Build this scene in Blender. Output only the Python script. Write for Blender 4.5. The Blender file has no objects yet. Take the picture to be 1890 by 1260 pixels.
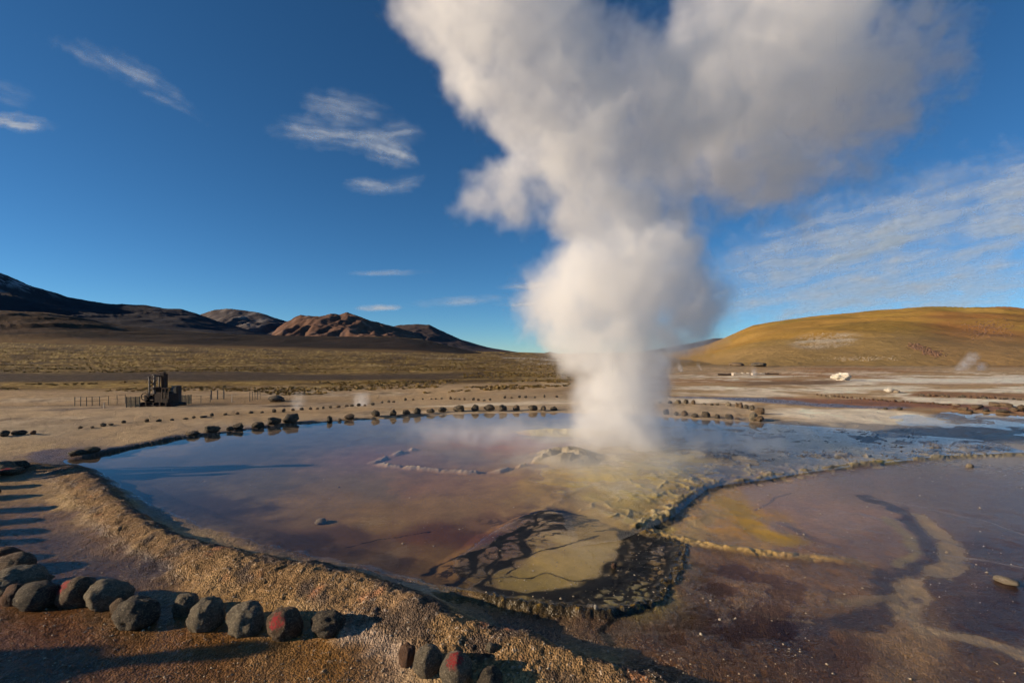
import bpy, bmesh, math, random
import numpy as np
from mathutils import Vector

R = math.radians
sc = bpy.context.scene
col = sc.collection

# ------------------------------------------------------------------ camera
HC = 2.0                 # eye height above the pool's water level (z = 0)
F = 892.0                # focal length in pixels of a 1890 px wide frame (17 mm lens)
CX, HZ = 945.0, 652.0    # principal column, row of the level horizon
cam_d = bpy.data.cameras.new('camera')
cam = bpy.data.objects.new('camera', cam_d)
col.objects.link(cam)
cam.location = (0, 0, HC)
cam.rotation_euler = (R(90), 0, 0)
cam_d.sensor_width = 36.0
cam_d.lens = F / 1890.0 * 36.0
cam_d.shift_y = (HZ - 630.0) / 1890.0
cam_d.clip_start = 0.05
cam_d.clip_end = 90000.0
sc.camera = cam

# ------------------------------------------------------------------ sun and sky
SUN_EL = R(15.5)
SUN_AZ = R(-100.0)       # compass angle from +Y (straight ahead), negative = to the left
sun_vec = Vector((math.sin(SUN_AZ) * math.cos(SUN_EL), math.cos(SUN_AZ) * math.cos(SUN_EL), math.sin(SUN_EL)))
sun_d = bpy.data.lights.new('sun', 'SUN')
sun_d.energy = 5.0
sun_d.angle = R(0.53)
sun_d.color = (1.0, 0.80, 0.56)
sun = bpy.data.objects.new('sun', sun_d)
col.objects.link(sun)
sun.rotation_euler = sun_vec.to_track_quat('Z', 'Y').to_euler()

world = bpy.data.worlds.new('World')
sc.world = world
world.use_nodes = True


class NT:
    """tiny helper to write node trees compactly"""
    def __init__(self, tree):
        self.t = tree

    def n(self, kind, ins=None, **props):
        nd = self.t.nodes.new(kind)
        for k, v in props.items():
            setattr(nd, k, v)
        if ins:
            for k, v in ins.items():
                self.put(nd.inputs[k], v)
        return nd

    def put(self, sock, v):
        if isinstance(v, bpy.types.NodeSocket):
            self.t.links.new(v, sock)
        elif isinstance(v, bpy.types.Node):
            self.t.links.new(v.outputs[0], sock)
        else:
            if hasattr(sock.default_value, '__len__') and not hasattr(v, '__len__'):
                v = [v] * len(sock.default_value)
            if hasattr(v, '__len__') and hasattr(sock.default_value, '__len__') and len(sock.default_value) == 4 and len(v) == 3:
                v = (*v, 1.0)
            sock.default_value = v

    def math(self, op, a, b=0.0, c=0.0, clamp=False):
        nd = self.t.nodes.new('ShaderNodeMath')
        nd.operation = op
        nd.use_clamp = clamp
        self.put(nd.inputs[0], a)
        self.put(nd.inputs[1], b)
        self.put(nd.inputs[2], c)
        return nd.outputs[0]

    def vmath(self, op, a, b=(0, 0, 0), scale=None):
        nd = self.t.nodes.new('ShaderNodeVectorMath')
        nd.operation = op
        self.put(nd.inputs[0], a)
        self.put(nd.inputs[1], b)
        if scale is not None:
            self.put(nd.inputs['Scale'], scale)
        return nd.outputs['Value'] if op in ('DISTANCE', 'LENGTH', 'DOT_PRODUCT') else nd.outputs['Vector']

    def mrange(self, v, a, b, c=0.0, d=1.0, smooth=True):
        nd = self.t.nodes.new('ShaderNodeMapRange')
        nd.interpolation_type = 'SMOOTHSTEP' if smooth else 'LINEAR'
        nd.clamp = True
        for i, x in enumerate((v, a, b, c, d)):
            self.put(nd.inputs[i], x)
        return nd.outputs[0]

    def mixc(self, f, a, b, blend='MIX'):
        nd = self.t.nodes.new('ShaderNodeMix')
        nd.data_type = 'RGBA'
        nd.blend_type = blend
        self.put(nd.inputs[0], f)
        self.put(nd.inputs[6], a)
        self.put(nd.inputs[7], b)
        return nd.outputs[2]

    def noise(self, vec, scale, detail=4.0, rough=0.55, dist=0.0, out=0):
        nd = self.n('ShaderNodeTexNoise', {'Vector': vec, 'Scale': scale, 'Detail': detail, 'Roughness': rough, 'Distortion': dist})
        return nd.outputs[out]


w = NT(world.node_tree)
world.node_tree.nodes.clear()
sky = w.n('ShaderNodeTexSky', sky_type='NISHITA', sun_disc=False, sun_elevation=SUN_EL, sun_rotation=SUN_AZ,
          altitude=4300.0, air_density=1.1, dust_density=0.1, ozone_density=4.0)
tint = w.mixc(1.0, sky.outputs[0], (0.88, 1.06, 1.07, 1), 'MULTIPLY')      # white balance of the photograph
gam = w.n('ShaderNodeHueSaturation', {'Color': tint, 'Saturation': 1.08, 'Value': 1.0})
bg = w.n('ShaderNodeBackground', {'Color': gam.outputs[0], 'Strength': 0.072})
wo = w.n('ShaderNodeOutputWorld', {'Surface': bg.outputs[0]})

sc.view_settings.view_transform = 'Standard'
sc.view_settings.look = 'None'
sc.view_settings.gamma = 1.0
sc.view_settings.use_curve_mapping = False
sc.view_settings.exposure = 0.5

cy = sc.cycles
cy.use_adaptive_sampling = True
cy.adaptive_threshold = 0.03
cy.adaptive_min_samples = 12
cy.use_denoising = True
cy.denoiser = 'OPENIMAGEDENOISE'
cy.max_bounces = 12
cy.diffuse_bounces = 2
cy.glossy_bounces = 3
cy.transmission_bounces = 4
cy.volume_bounces = 12
cy.transparent_max_bounces = 12
cy.volume_step_rate = 3.0
cy.volume_preview_step_rate = 2.0
cy.volume_max_steps = 512
cy.sample_clamp_indirect = 6.0
cy.caustics_reflective = False
cy.caustics_refractive = False


def tag(o, label=None, cat=None, group=None, kind=None):
    if label: o['label'] = label
    if cat: o['category'] = cat
    if group: o['group'] = group
    if kind: o['kind'] = kind
    return o


def pt(px, py, z=0.0):
    """photo pixel of a point lying at height z -> world (x, y, z)"""
    d = (HC - z) * F / (py - HZ)
    return ((px - CX) / F * d, d, z)

# ------------------------------------------------------------------ high cirrus: thin sheets of ice cloud far up
m_cir = bpy.data.materials.new('cirrus')
m_cir.use_nodes = True
m_cir.node_tree.nodes.clear()
t = NT(m_cir.node_tree)
uv = t.n('ShaderNodeUVMap', uv_map='fibre').outputs[0]          # along the fibres, across them
el = t.n('ShaderNodeUVMap', uv_map='patch').outputs[0]          # position inside the patch, -1..1
ca = t.n('ShaderNodeAttribute', attribute_name='amount').outputs['Fac']
warp = t.noise(uv, 5.0, 3.0, 0.55, out=1)
wv = t.vmath('SUBTRACT', warp, (0.5, 0.5, 0.5))
fv = t.vmath('ADD', uv, t.vmath('MULTIPLY', wv, (0.16, 0.10, 0)))
fib = t.noise(t.vmath('MULTIPLY', fv, (1.3, 11.0, 0)), 1.0, 2.5, 0.5)
fib = t.mrange(fib, 0.26, 0.84, 0.10, 1.0)
big = t.mrange(t.noise(t.vmath('MULTIPLY', uv, (1.6, 4.0, 0)), 1.0, 4.0, 0.55, 0.4), 0.24, 0.66)
ed = t.vmath('LENGTH', t.vmath('ADD', t.vmath('SUBTRACT', el, (0, 0, 0)), t.vmath('SCALE', wv, scale=0.9)))
mask = t.mrange(ed, 0.92, 0.15)
al = t.math('MULTIPLY', t.math('MULTIPLY', fib, big), t.math('MULTIPLY', mask, t.math('MULTIPLY', ca, 0.75)), clamp=True)
tr = t.n('ShaderNodeBsdfTransparent')
tl = t.n('ShaderNodeBsdfTranslucent', {'Color': (0.80, 0.92, 1.0, 1)})
df = t.n('ShaderNodeBsdfDiffuse', {'Color': (0.95, 0.95, 0.95, 1)})
ad = t.n('ShaderNodeMixShader', {0: 0.15, 1: tl.outputs[0], 2: df.outputs[0]})
mx = t.n('ShaderNodeMixShader', {0: al, 1: tr.outputs[0], 2: ad.outputs[0]})
t.n('ShaderNodeOutputMaterial', {'Surface': mx.outputs[0]})
CZ = 4200.0
CIRRUS = [  # px, py, tilt deg, half length px, half width px, amount, bend
    (235, 140, 27, 190, 34, 0.75, 22), (310, 192, 24, 70, 12, 1.3, 6), (35, 226, 6, 90, 22, 2.4, 0), (10, 170, 25, 70, 30, 0.5, 0),
    (610, 246, 8, 140, 42, 1.3, 0), (705, 272, 22, 85, 38, 1.9, 0), (738, 246, -8, 55, 34, 1.0, 0), (640, 200, 12, 120, 42, 0.8, 0), (600, 260, 6, 110, 20, 1.1, 0),
    (690, 345, 6, 75, 20, 1.9, 0), (745, 338, -10, 50, 20, 1.3, 0), (850, 556, -4, 110, 13, 1.5, 0), (700, 568, -2, 60, 9, 1.6, 0), (970, 527, -3, 60, 11, 1.6, 0),
    (960, 560, -2, 60, 9, 1.3, 0), (720, 503, -1, 100, 8, 1.0, 0), (1680, 450, -13, 560, 130, 1.5, 0), (1620, 400, -14, 420, 85, 1.2, 0),
    (1560, 545, -6, 420, 45, 1.5, 0), (1960, 330, -14, 420, 110, 1.4, 0), (1860, 520, -5, 430, 40, 1.4, 0), (1500, 470, -10, 300, 50, 1.3, 0),
    (1640, 500, -9, 520, 110, 1.5, 0), (1820, 400, -12, 520, 150, 1.2, 0), (1700, 560, -4, 420, 60, 1.3, 0),
    (-320, 300, 10, 260, 60, 1.2, 0), (2400, 420, -10, 380, 80, 1.4, 0),
]
for k, (cx_, cy_, tilt, hl, hw, amt, bend) in enumerate(CIRRUS):
    ca_, sa_ = math.cos(R(tilt)), math.sin(R(tilt))
    NU, NV = 28, 8
    vs, f1, f2 = [], [], []
    for j in range(NV + 1):
        for i in range(NU + 1):
            a, b = i / NU * 2 - 1, j / NV * 2 - 1
            # square grid squeezed into an ellipse
            ea, eb = a * math.sqrt(1 - b * b / 2), b * math.sqrt(1 - a * a / 2)
            lx, ly = ea * hl, eb * hw + bend * (ea * ea - 0.4)
            px_, py_ = cx_ + lx * ca_ - ly * sa_, cy_ + lx * sa_ + ly * ca_
            dd = (CZ + k * 12.0) * F / max(HZ - py_, 38.0)
            vs.append(((px_ - CX) / F * dd, dd, HC + CZ + k * 12.0))
            f1.append((lx / 200 + k * 7.3, ly / 200 + k * 3.1))
            f2.append((ea, eb))
    fs = [(j * (NU + 1) + i, j * (NU + 1) + i + 1, (j + 1) * (NU + 1) + i + 1, (j + 1) * (NU + 1) + i) for j in range(NV) for i in range(NU)]
    me = bpy.data.meshes.new('cloud')
    me.from_pydata(vs, [], fs)
    for nm, src in (('fibre', f1), ('patch', f2)):
        ul = me.uv_layers.new(name=nm)
        for lp in me.loops:
            ul.data[lp.index].uv = src[lp.vertex_index]
    at = me.attributes.new('amount', 'FLOAT', 'POINT')
    at.data.foreach_set('value', [amt] * len(vs))
    me.materials.append(m_cir)
    for p_ in me.polygons:
        p_.use_smooth = True
    o = bpy.data.objects.new('cloud', me)
    col.objects.link(o)
    tag(o, kind='structure')
# ------------------------------------------------------------------ terrain functions (numpy)
_rs = np.random.RandomState(11)
_perm = _rs.permutation(4096).astype(np.int64)
_gx = np.cos(np.arange(4096) * 2.399963).astype(np.float32)
_gy = np.sin(np.arange(4096) * 2.399963).astype(np.float32)


def perlin(x, y, seed=0):
    x = np.asarray(x, np.float64) + seed * 17.31
    y = np.asarray(y, np.float64) + seed * 9.77
    xi = np.floor(x).astype(np.int64)
    yi = np.floor(y).astype(np.int64)
    fx = (x - xi).astype(np.float32)
    fy = (y - yi).astype(np.float32)

    def g(ix, iy, dx, dy):
        h = _perm[(_perm[(ix + seed * 131) & 4095] + iy) & 4095]
        return _gx[h] * dx + _gy[h] * dy
    u = fx * fx * fx * (fx * (fx * 6 - 15) + 10)
    v = fy * fy * fy * (fy * (fy * 6 - 15) + 10)
    a = g(xi, yi, fx, fy)
    b = g(xi + 1, yi, fx - 1, fy)
    c = g(xi, yi + 1, fx, fy - 1)
    d = g(xi + 1, yi + 1, fx - 1, fy - 1)
    a = a + u * (b - a)
    c = c + u * (d - c)
    return (a + v * (c - a)) * 1.4


def fbm(x, y, scale, octv=4, seed=0, gain=0.5):
    """about -1..1; scale = wavelength in metres"""
    f, amp, s, n = 1.0 / scale, 1.0, 0.0, 0.0
    for k in range(octv):
        s = s + perlin(x * f, y * f, seed + k) * amp
        n += amp
        f *= 2.03
        amp *= gain
    return s / n * 1.5


def ss(a, b, x):
    t = np.clip((x - a) / (b - a), 0, 1)
    return t * t * (3 - 2 * t)


def gnd(pts, z=0.0):
    return np.array([pt(a, b, z)[:2] for a, b in pts])


def seg_dist(X, Y, P, attr=None):
    """distance to a polyline; also the attribute interpolated along it and the side (+ = left of travel)"""
    best = np.full(X.shape, 1e9, np.float32)
    val = np.zeros(X.shape, np.float32)
    side = np.zeros(X.shape, np.float32)
    for i in range(len(P) - 1):
        ax, ay = P[i]
        bx, by = P[i + 1]
        dx, dy = bx - ax, by - ay
        L = dx * dx + dy * dy + 1e-12
        t = np.clip(((X - ax) * dx + (Y - ay) * dy) / L, 0, 1)
        ex, ey = X - (ax + t * dx), Y - (ay + t * dy)
        d = np.sqrt(ex * ex + ey * ey)
        m = d < best
        best = np.where(m, d, best)
        cr = (dx * (Y - ay) - dy * (X - ax))
        side = np.where(m, np.sign(cr), side)
        if attr is not None:
            val = np.where(m, attr[i] + t * (attr[i + 1] - attr[i]), val)
    return best, val, side


def inside(X, Y, P):
    r = np.zeros(X.shape, bool)
    n = len(P)
    for i in range(n):
        ax, ay = P[i]
        bx, by = P[(i + 1) % n]
        if ay == by:
            continue
        c = ((ay > Y) != (by > Y)) & (X < (bx - ax) * (Y - ay) / (by - ay) + ax)
        r ^= c
    return r


def sdpoly(X, Y, P):
    P = np.asarray(P)
    d, _, _ = seg_dist(X, Y, np.vstack([P, P[:1]]))
    return np.where(inside(X, Y, P), d, -d)


# outlines, given as photo pixels of points on the ground and turned into metres
POOL = gnd([(112, 851), (190, 838), (260, 823), (330, 809), (400, 800), (470, 791), (540, 783), (620, 777), (700, 771), (800, 766), (900, 763), (1000, 762), (1100, 763),
            (1200, 767), (1290, 775), (1400, 780), (1480, 786), (1560, 791), (1640, 797), (1720, 806), (1800, 812), (1860, 822), (1890, 832), (1800, 836), (1730, 838), (1680, 845), (1560, 858),
            (1480, 868), (1400, 882), (1330, 890), (1290, 899), (1255, 926), (1225, 950), (1185, 968), (1130, 990), (1060, 1000), (960, 1020), (900, 1060), (862, 1090),
            (800, 1078), (720, 1058), (640, 1043), (520, 1013), (420, 988), (330, 958), (270, 930), (222, 908), (175, 880)])
LOBE = gnd([(880, 975), (940, 945), (1010, 930), (1100, 945), (1180, 968), (1256, 1000), (1250, 1045), (1215, 1092), (1130, 1122), (1000, 1116), (900, 1098), (845, 1084), (795, 1062), (800, 1030)])
T1 = gnd([(1900, 836), (1760, 841), (1680, 846), (1560, 858), (1480, 868), (1400, 882), (1330, 890), (1290, 899), (1258, 925), (1228, 950), (1180, 970)])
T2 = gnd([(1180, 970), (1250, 988), (1330, 1003), (1420, 1015), (1500, 1021), (1560, 1027), (1620, 1036)])
RIM_PX = [(20, 858, .05, .5), (80, 858, .08, .42), (130, 858, .11, .36), (168, 882, .12, .34), (202, 916, .12, .32), (242, 950, .12, .30), (300, 985, .12, .30), (380, 1010, .13, .32), (470, 1030, .14, .38),
          (560, 1044, .15, .42), (640, 1062, .16, .44), (700, 1078, .17, .44), (760, 1104, .18, .40), (800, 1124, .17, .36), (850, 1152, .16, .32), (920, 1170, .15, .30), (1000, 1194, .14, .28),
          (1080, 1218, .12, .26), (1150, 1242, .11, .26), (1260, 1280, .10, .26), (1450, 1330, .10, .26)]
RIM = np.array([pt(a, b, z)[:2] for a, b, z, _ in RIM_PX])
RIM_H = [z for _, _, z, _ in RIM_PX]
RIM_W = [k for _, _, _, k in RIM_PX]
ARC = gnd([(760, 826), (715, 838), (690, 848), (720, 856), (790, 862), (860, 866), (920, 865), (965, 856), (1010, 846)])
CONE = pt(1042, 842)
PALE = pt(1010, 798)
# everything lower than the pool lies on the near right of this line: terrace, lobe edge, rim
LOWER = np.vstack([T1[:10], gnd([(1180, 970), (1258, 1000), (1252, 1045), (1217, 1094), (1130, 1126), (1000, 1120), (900, 1102), (850, 1090)]),
                   gnd([(790, 1100), (850, 1150), (1000, 1200), (1150, 1245), (1300, 1300), (1600, 1420), (2600, 1420), (6000, 1100), (6000, 838)])])
BROWN = gnd([(1190, 985), (1250, 996), (1330, 1010), (1420, 1022), (1500, 1030), (1600, 1044), (1600, 1150), (1500, 1200), (1300, 1190), (1050, 1190), (850, 1120), (900, 1100), (1000, 1122), (1130, 1128), (1220, 1096), (1258, 1046)])


def paint_coords(X, Y):
    Yc = np.maximum(Y, 1.6)
    return CX + F * X / Yc, HZ + HC * F / Yc


def vein(pts):
    return gnd([(780 + .2751 * a, 900 + .2751 * b) for a, b in pts])


VEINS = [
    (vein([(0, 580), (60, 550), (95, 495), (190, 460), (330, 462), (440, 400), (540, 330), (680, 270), (800, 225), (900, 185), (1030, 170)]), .028),
    (vein([(330, 440), (520, 375), (660, 345), (720, 300), (860, 280), (1000, 250), (1150, 200)]), .026),
    (vein([(350, 655), (430, 600), (560, 500), (700, 450)]), .034), (vein([(700, 450), (900, 400), (1060, 350), (1180, 310)]), .010),
    (vein([(345, 440), (352, 560), (270, 590), (180, 640)]), .028), (vein([(500, 385), (530, 480), (425, 560), (440, 640)]), .022),
    (vein([(690, 265), (668, 330), (672, 400), (695, 460)]), .040),
    (vein([(690, 330), (760, 240), (760, 190), (880, 150)]), .026), (vein([(700, 300), (850, 230), (1000, 190), (1180, 200)]), .022), (vein([(640, 200), (800, 160), (950, 150), (1120, 185)]), .02),
    (vein([(1330, 270), (1362, 380), (1345, 460), (1262, 540), (1180, 610), (1060, 672), (900, 716), (760, 722), (560, 716), (440, 690), (360, 660)]), .045),
    (vein([(1320, 260), (1420, 290), (1540, 330), (1700, 350)]), .06),
    (vein([(1720, 350), (1660, 430), (1650, 540), (1570, 660), (1490, 760), (1330, 800), (1180, 812)]), .034),
    (vein([(1400, 300), (1470, 420), (1490, 510), (1380, 600), (1250, 700), (1100, 790)]), .045),
    (vein([(1340, 290), (1430, 350), (1480, 440), (1440, 520), (1330, 600), (1200, 660), (1050, 740), (900, 770)]), .05),
    (vein([(1480, 400), (1560, 350), (1680, 360)]), .02), (vein([(1440, 430), (1540, 430), (1640, 440)]), .015),
    (vein([(1380, 480), (1300, 560), (1180, 650), (1000, 730)]), .05),
    (vein([(1330, 805), (1270, 868), (1190, 900), (1230, 950), (1265, 1000)]), .022),
    (vein([(440, 610), (600, 590), (700, 602), (820, 570), (900, 590), (1000, 625), (1090, 618)]), .007),
    (vein([(480, 560), (600, 520), (630, 540), (560, 580)]), .008), (vein([(1160, 285), (1230, 270), (1320, 262)]), .009),
    (gnd([(640, 1003), (690, 990), (730, 982), (790, 970)]), .006),
]

VZ = vein([(1330, 260), (1720, 340), (1650, 560), (1500, 770), (1180, 815), (560, 800), (380, 690), (560, 725), (900, 735), (1180, 640), (1360, 450)])

FAN = vein([(20, 590), (120, 470), (420, 370), (640, 190), (860, 110), (1080, 160), (1300, 240), (1000, 300), (760, 420), (560, 520), (440, 640), (220, 650)])

CP = [  # px, py, albedo of the ground, wetness: read off the mats, crusts and gravels of the place
    (150, 862, .10, .075, .055, .6), (200, 890, .08, .06, .05, 1), (300, 860, .10, .085, .08, 1), (450, 830, .12, .10, .09, 1), (700, 800, .20, .165, .14, 1), (560, 800, .16, .13, .115, 1),
    (400, 930, .065, .045, .042, 1), (300, 920, .06, .045, .042, 1), (550, 1000, .055, .034, .03, 1), (700, 1035, .06, .034, .026, 1), (480, 890, .15, .125, .11, 1), (600, 920, .24, .17, .11, 1), (700, 945, .27, .18, .09, 1),
    (850, 930, .28, .19, .105, 1), (800, 985, .12, .055, .036, 1), (890, 990, .09, .04, .03, 1), (735, 1008, .15, .095, .06, 1), (800, 1030, .17, .11, .06, 1), (950, 955, .19, .115, .075, 1), (640, 980, .10, .06, .045, 1),
    (680, 895, .21, .165, .13, 1), (800, 885, .27, .17, .12, 1), (720, 842, .27, .17, .13, 1), (850, 835, .26, .20, .17, 1), (940, 815, .36, .15, .10, 1), (890, 815, .30, .17, .125, 1), (1000, 775, .2, .19, .18, 1),
    (1010, 797, .50, .44, .26, .7), (1050, 795, .48, .42, .25, .7), (1045, 845, .36, .31, .23, .6), (900, 880, .31, .205, .125, 1), (1000, 885, .33, .235, .085, 1), (1100, 880, .35, .265, .065, 1), (1150, 915, .36, .27, .055, .9),
    (1050, 930, .36, .25, .105, .9), (1250, 860, .30, .23, .06, 1), (1200, 950, .33, .245, .07, .8), (1320, 868, .24, .19, .12, 1), (1350, 830, .10, .095, .10, 1), (1450, 830, .10, .10, .10, 1), (1550, 830, .10, .10, .10, 1),
    (1650, 820, .14, .13, .125, 1), (1300, 795, .07, .07, .07, 1), (1450, 790, .08, .08, .08, 1), (1720, 815, .22, .2, .18, 1), (1830, 828, .30, .26, .22, .8), (1850, 808, .10, .10, .095, 1),
    (1050, 1040, .31, .22, .065, 1), (1000, 1072, .25, .17, .03, 1), (1100, 1000, .33, .245, .11, 1), (940, 1025, .13, .08, .045, 1), (890, 1060, .12, .08, .03, 1), (1160, 1095, .21, .165, .06, 1), (1200, 1045, .24, .18, .065, 1), (1195, 1012, .15, .125, .09, 1),
    (1370, 960, .36, .21, .025, 1), (1335, 930, .30, .20, .05, 1), (1430, 988, .30, .19, .04, 1), (1290, 965, .28, .205, .11, .9), (1460, 925, .22, .155, .135, 1), (1550, 955, .22, .16, .145, 1), (1420, 900, .24, .18, .15, 1), (1600, 880, .14, .11, .11, 1),
    (1750, 895, .12, .10, .105, 1), (1870, 940, .10, .085, .095, 1), (1600, 1000, .20, .145, .125, 1), (1470, 975, .20, .14, .125, 1), (1480, 1000, .22, .145, .10, .9), (1550, 1045, .18, .125, .09, .9), (1400, 1055, .19, .13, .085, .9), (1450, 1100, .22, .16, .105, .9), (1350, 1040, .15, .10, .07, .9),
    (1300, 1065, .10, .062, .042, 1), (1300, 1130, .06, .038, .026, 1), (1450, 1150, .042, .024, .02, 1), (1850, 1020, .085, .06, .055, 1), (1850, 1090, .055, .034, .03, 1), (1850, 1140, .05, .03, .027, 1), (1700, 1180, .25, .19, .12, .8), (1790, 1060, .09, .06, .05, 1),
    (1100, 1150, .10, .062, .038, 1), (980, 1148, .09, .055, .035, 1), (1200, 1165, .085, .05, .032, 1), (1200, 1215, .12, .07, .038, .7), (1350, 1240, .10, .06, .035, .8), (1550, 1225, .09, .055, .04, .8), (1850, 1230, .12, .085, .065, .8),
    (60, 900, .27, .175, .08, .4), (150, 930, .32, .215, .10, .3), (80, 955, .14, .09, .05, .8), (200, 1000, .11, .072, .042, .9), (60, 1010, .09, .06, .045, .9), (270, 1048, .05, .038, .036, 1), (380, 1075, .19, .125, .06, .6), (150, 1070, .07, .045, .035, 1), (300, 1110, .13, .085, .045, .7),
    (350, 1200, .13, .07, .028, .85), (100, 1190, .10, .05, .024, .9), (600, 1230, .14, .08, .03, .85), (250, 1260, .10, .055, .026, .9), (480, 1120, .2, .13, .06, .5),
    (200, 935, .40, .285, .15, .1), (300, 1008, .42, .30, .16, .1), (450, 1065, .42, .285, .14, .1), (600, 1100, .42, .285, .14, .1), (850, 1185, .41, .28, .135, .1), (1000, 1222, .40, .265, .115, .1), (720, 1180, .31, .23, .17, .2), (1100, 1250, .38, .25, .11, .15),
    (60, 830, .40, .285, .155, .1), (250, 805, .42, .30, .17, .1), (20, 800, .42, .32, .2, .1), (110, 842, .14, .09, .065, .8), (450, 770, .46, .35, .22, .05), (700, 755, .48, .38, .26, .05), (900, 745, .50, .40, .28, .05), (1300, 756, .46, .35, .23, .05),
    (1480, 768, .62, .54, .43, .1), (1600, 765, .62, .55, .45, .1),
]
CPa = np.array(CP)
_p = (CPa[:, 0] < 1180) & (CPa[:, 1] > 850) & (CPa[:, 5] > .9) & (CPa[:, 0] > 430) & (CPa[:, 1] < 1050)
CPa[_p, 2:5] *= np.array((1.20, 1.10, .82))
_b = (CPa[:, 0] < 700) & (CPa[:, 1] > 940) & (CPa[:, 0] < 300 + (CPa[:, 1] - 985) * 4) & (CPa[:, 5] > .35)
CPa[_b, 2:5] *= np.array((1.25, 1.1, .8))
_r = (CPa[:, 0] > 1180) & (CPa[:, 1] > 990)
CPa[_r, 2:5] *= np.array((.86, .70, .54))
_m = (CPa[:, 0] > 1280) & (CPa[:, 1] > 875) & (CPa[:, 1] <= 990)
CPa[_m, 2:5] *= np.array((1.18, 1.0, .74))
_cx = (CPa[:, 0] - CX) / F
_cy = np.log(HC * F / (CPa[:, 1] - HZ))


def base_z(X, Y):
    """the lie of the land away from the pool"""
    D = np.maximum(Y, 1.0)
    u = X / np.maximum(Y, 3.0)
    left = ss(0.25, -0.35, u)
    z = -0.62 * ss(16.0, 26.0, D) * left
    z = z - 0.45 * ss(24.0, 60.0, D) * (1 - left)
    z = z + np.maximum(D - 85.0, 0) / 265.0 * 9.0 * np.clip((-u + 0.10) / 1.1, 0, 1.4) * ss(85, 160, D)
    z = z + np.maximum(D - 60.0, 0) / 240.0 * 2.0 * ss(0.1, 0.5, u)
    roll = fbm(X, Y, 40.0, 3, 3) * 0.30 * ss(25, 70, D) + fbm(X, Y, 7.0, 3, 8) * 0.06 * ss(15, 26, D)
    z = z + roll * np.where(D < 400, 1.0, 0.3)
    return z


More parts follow.
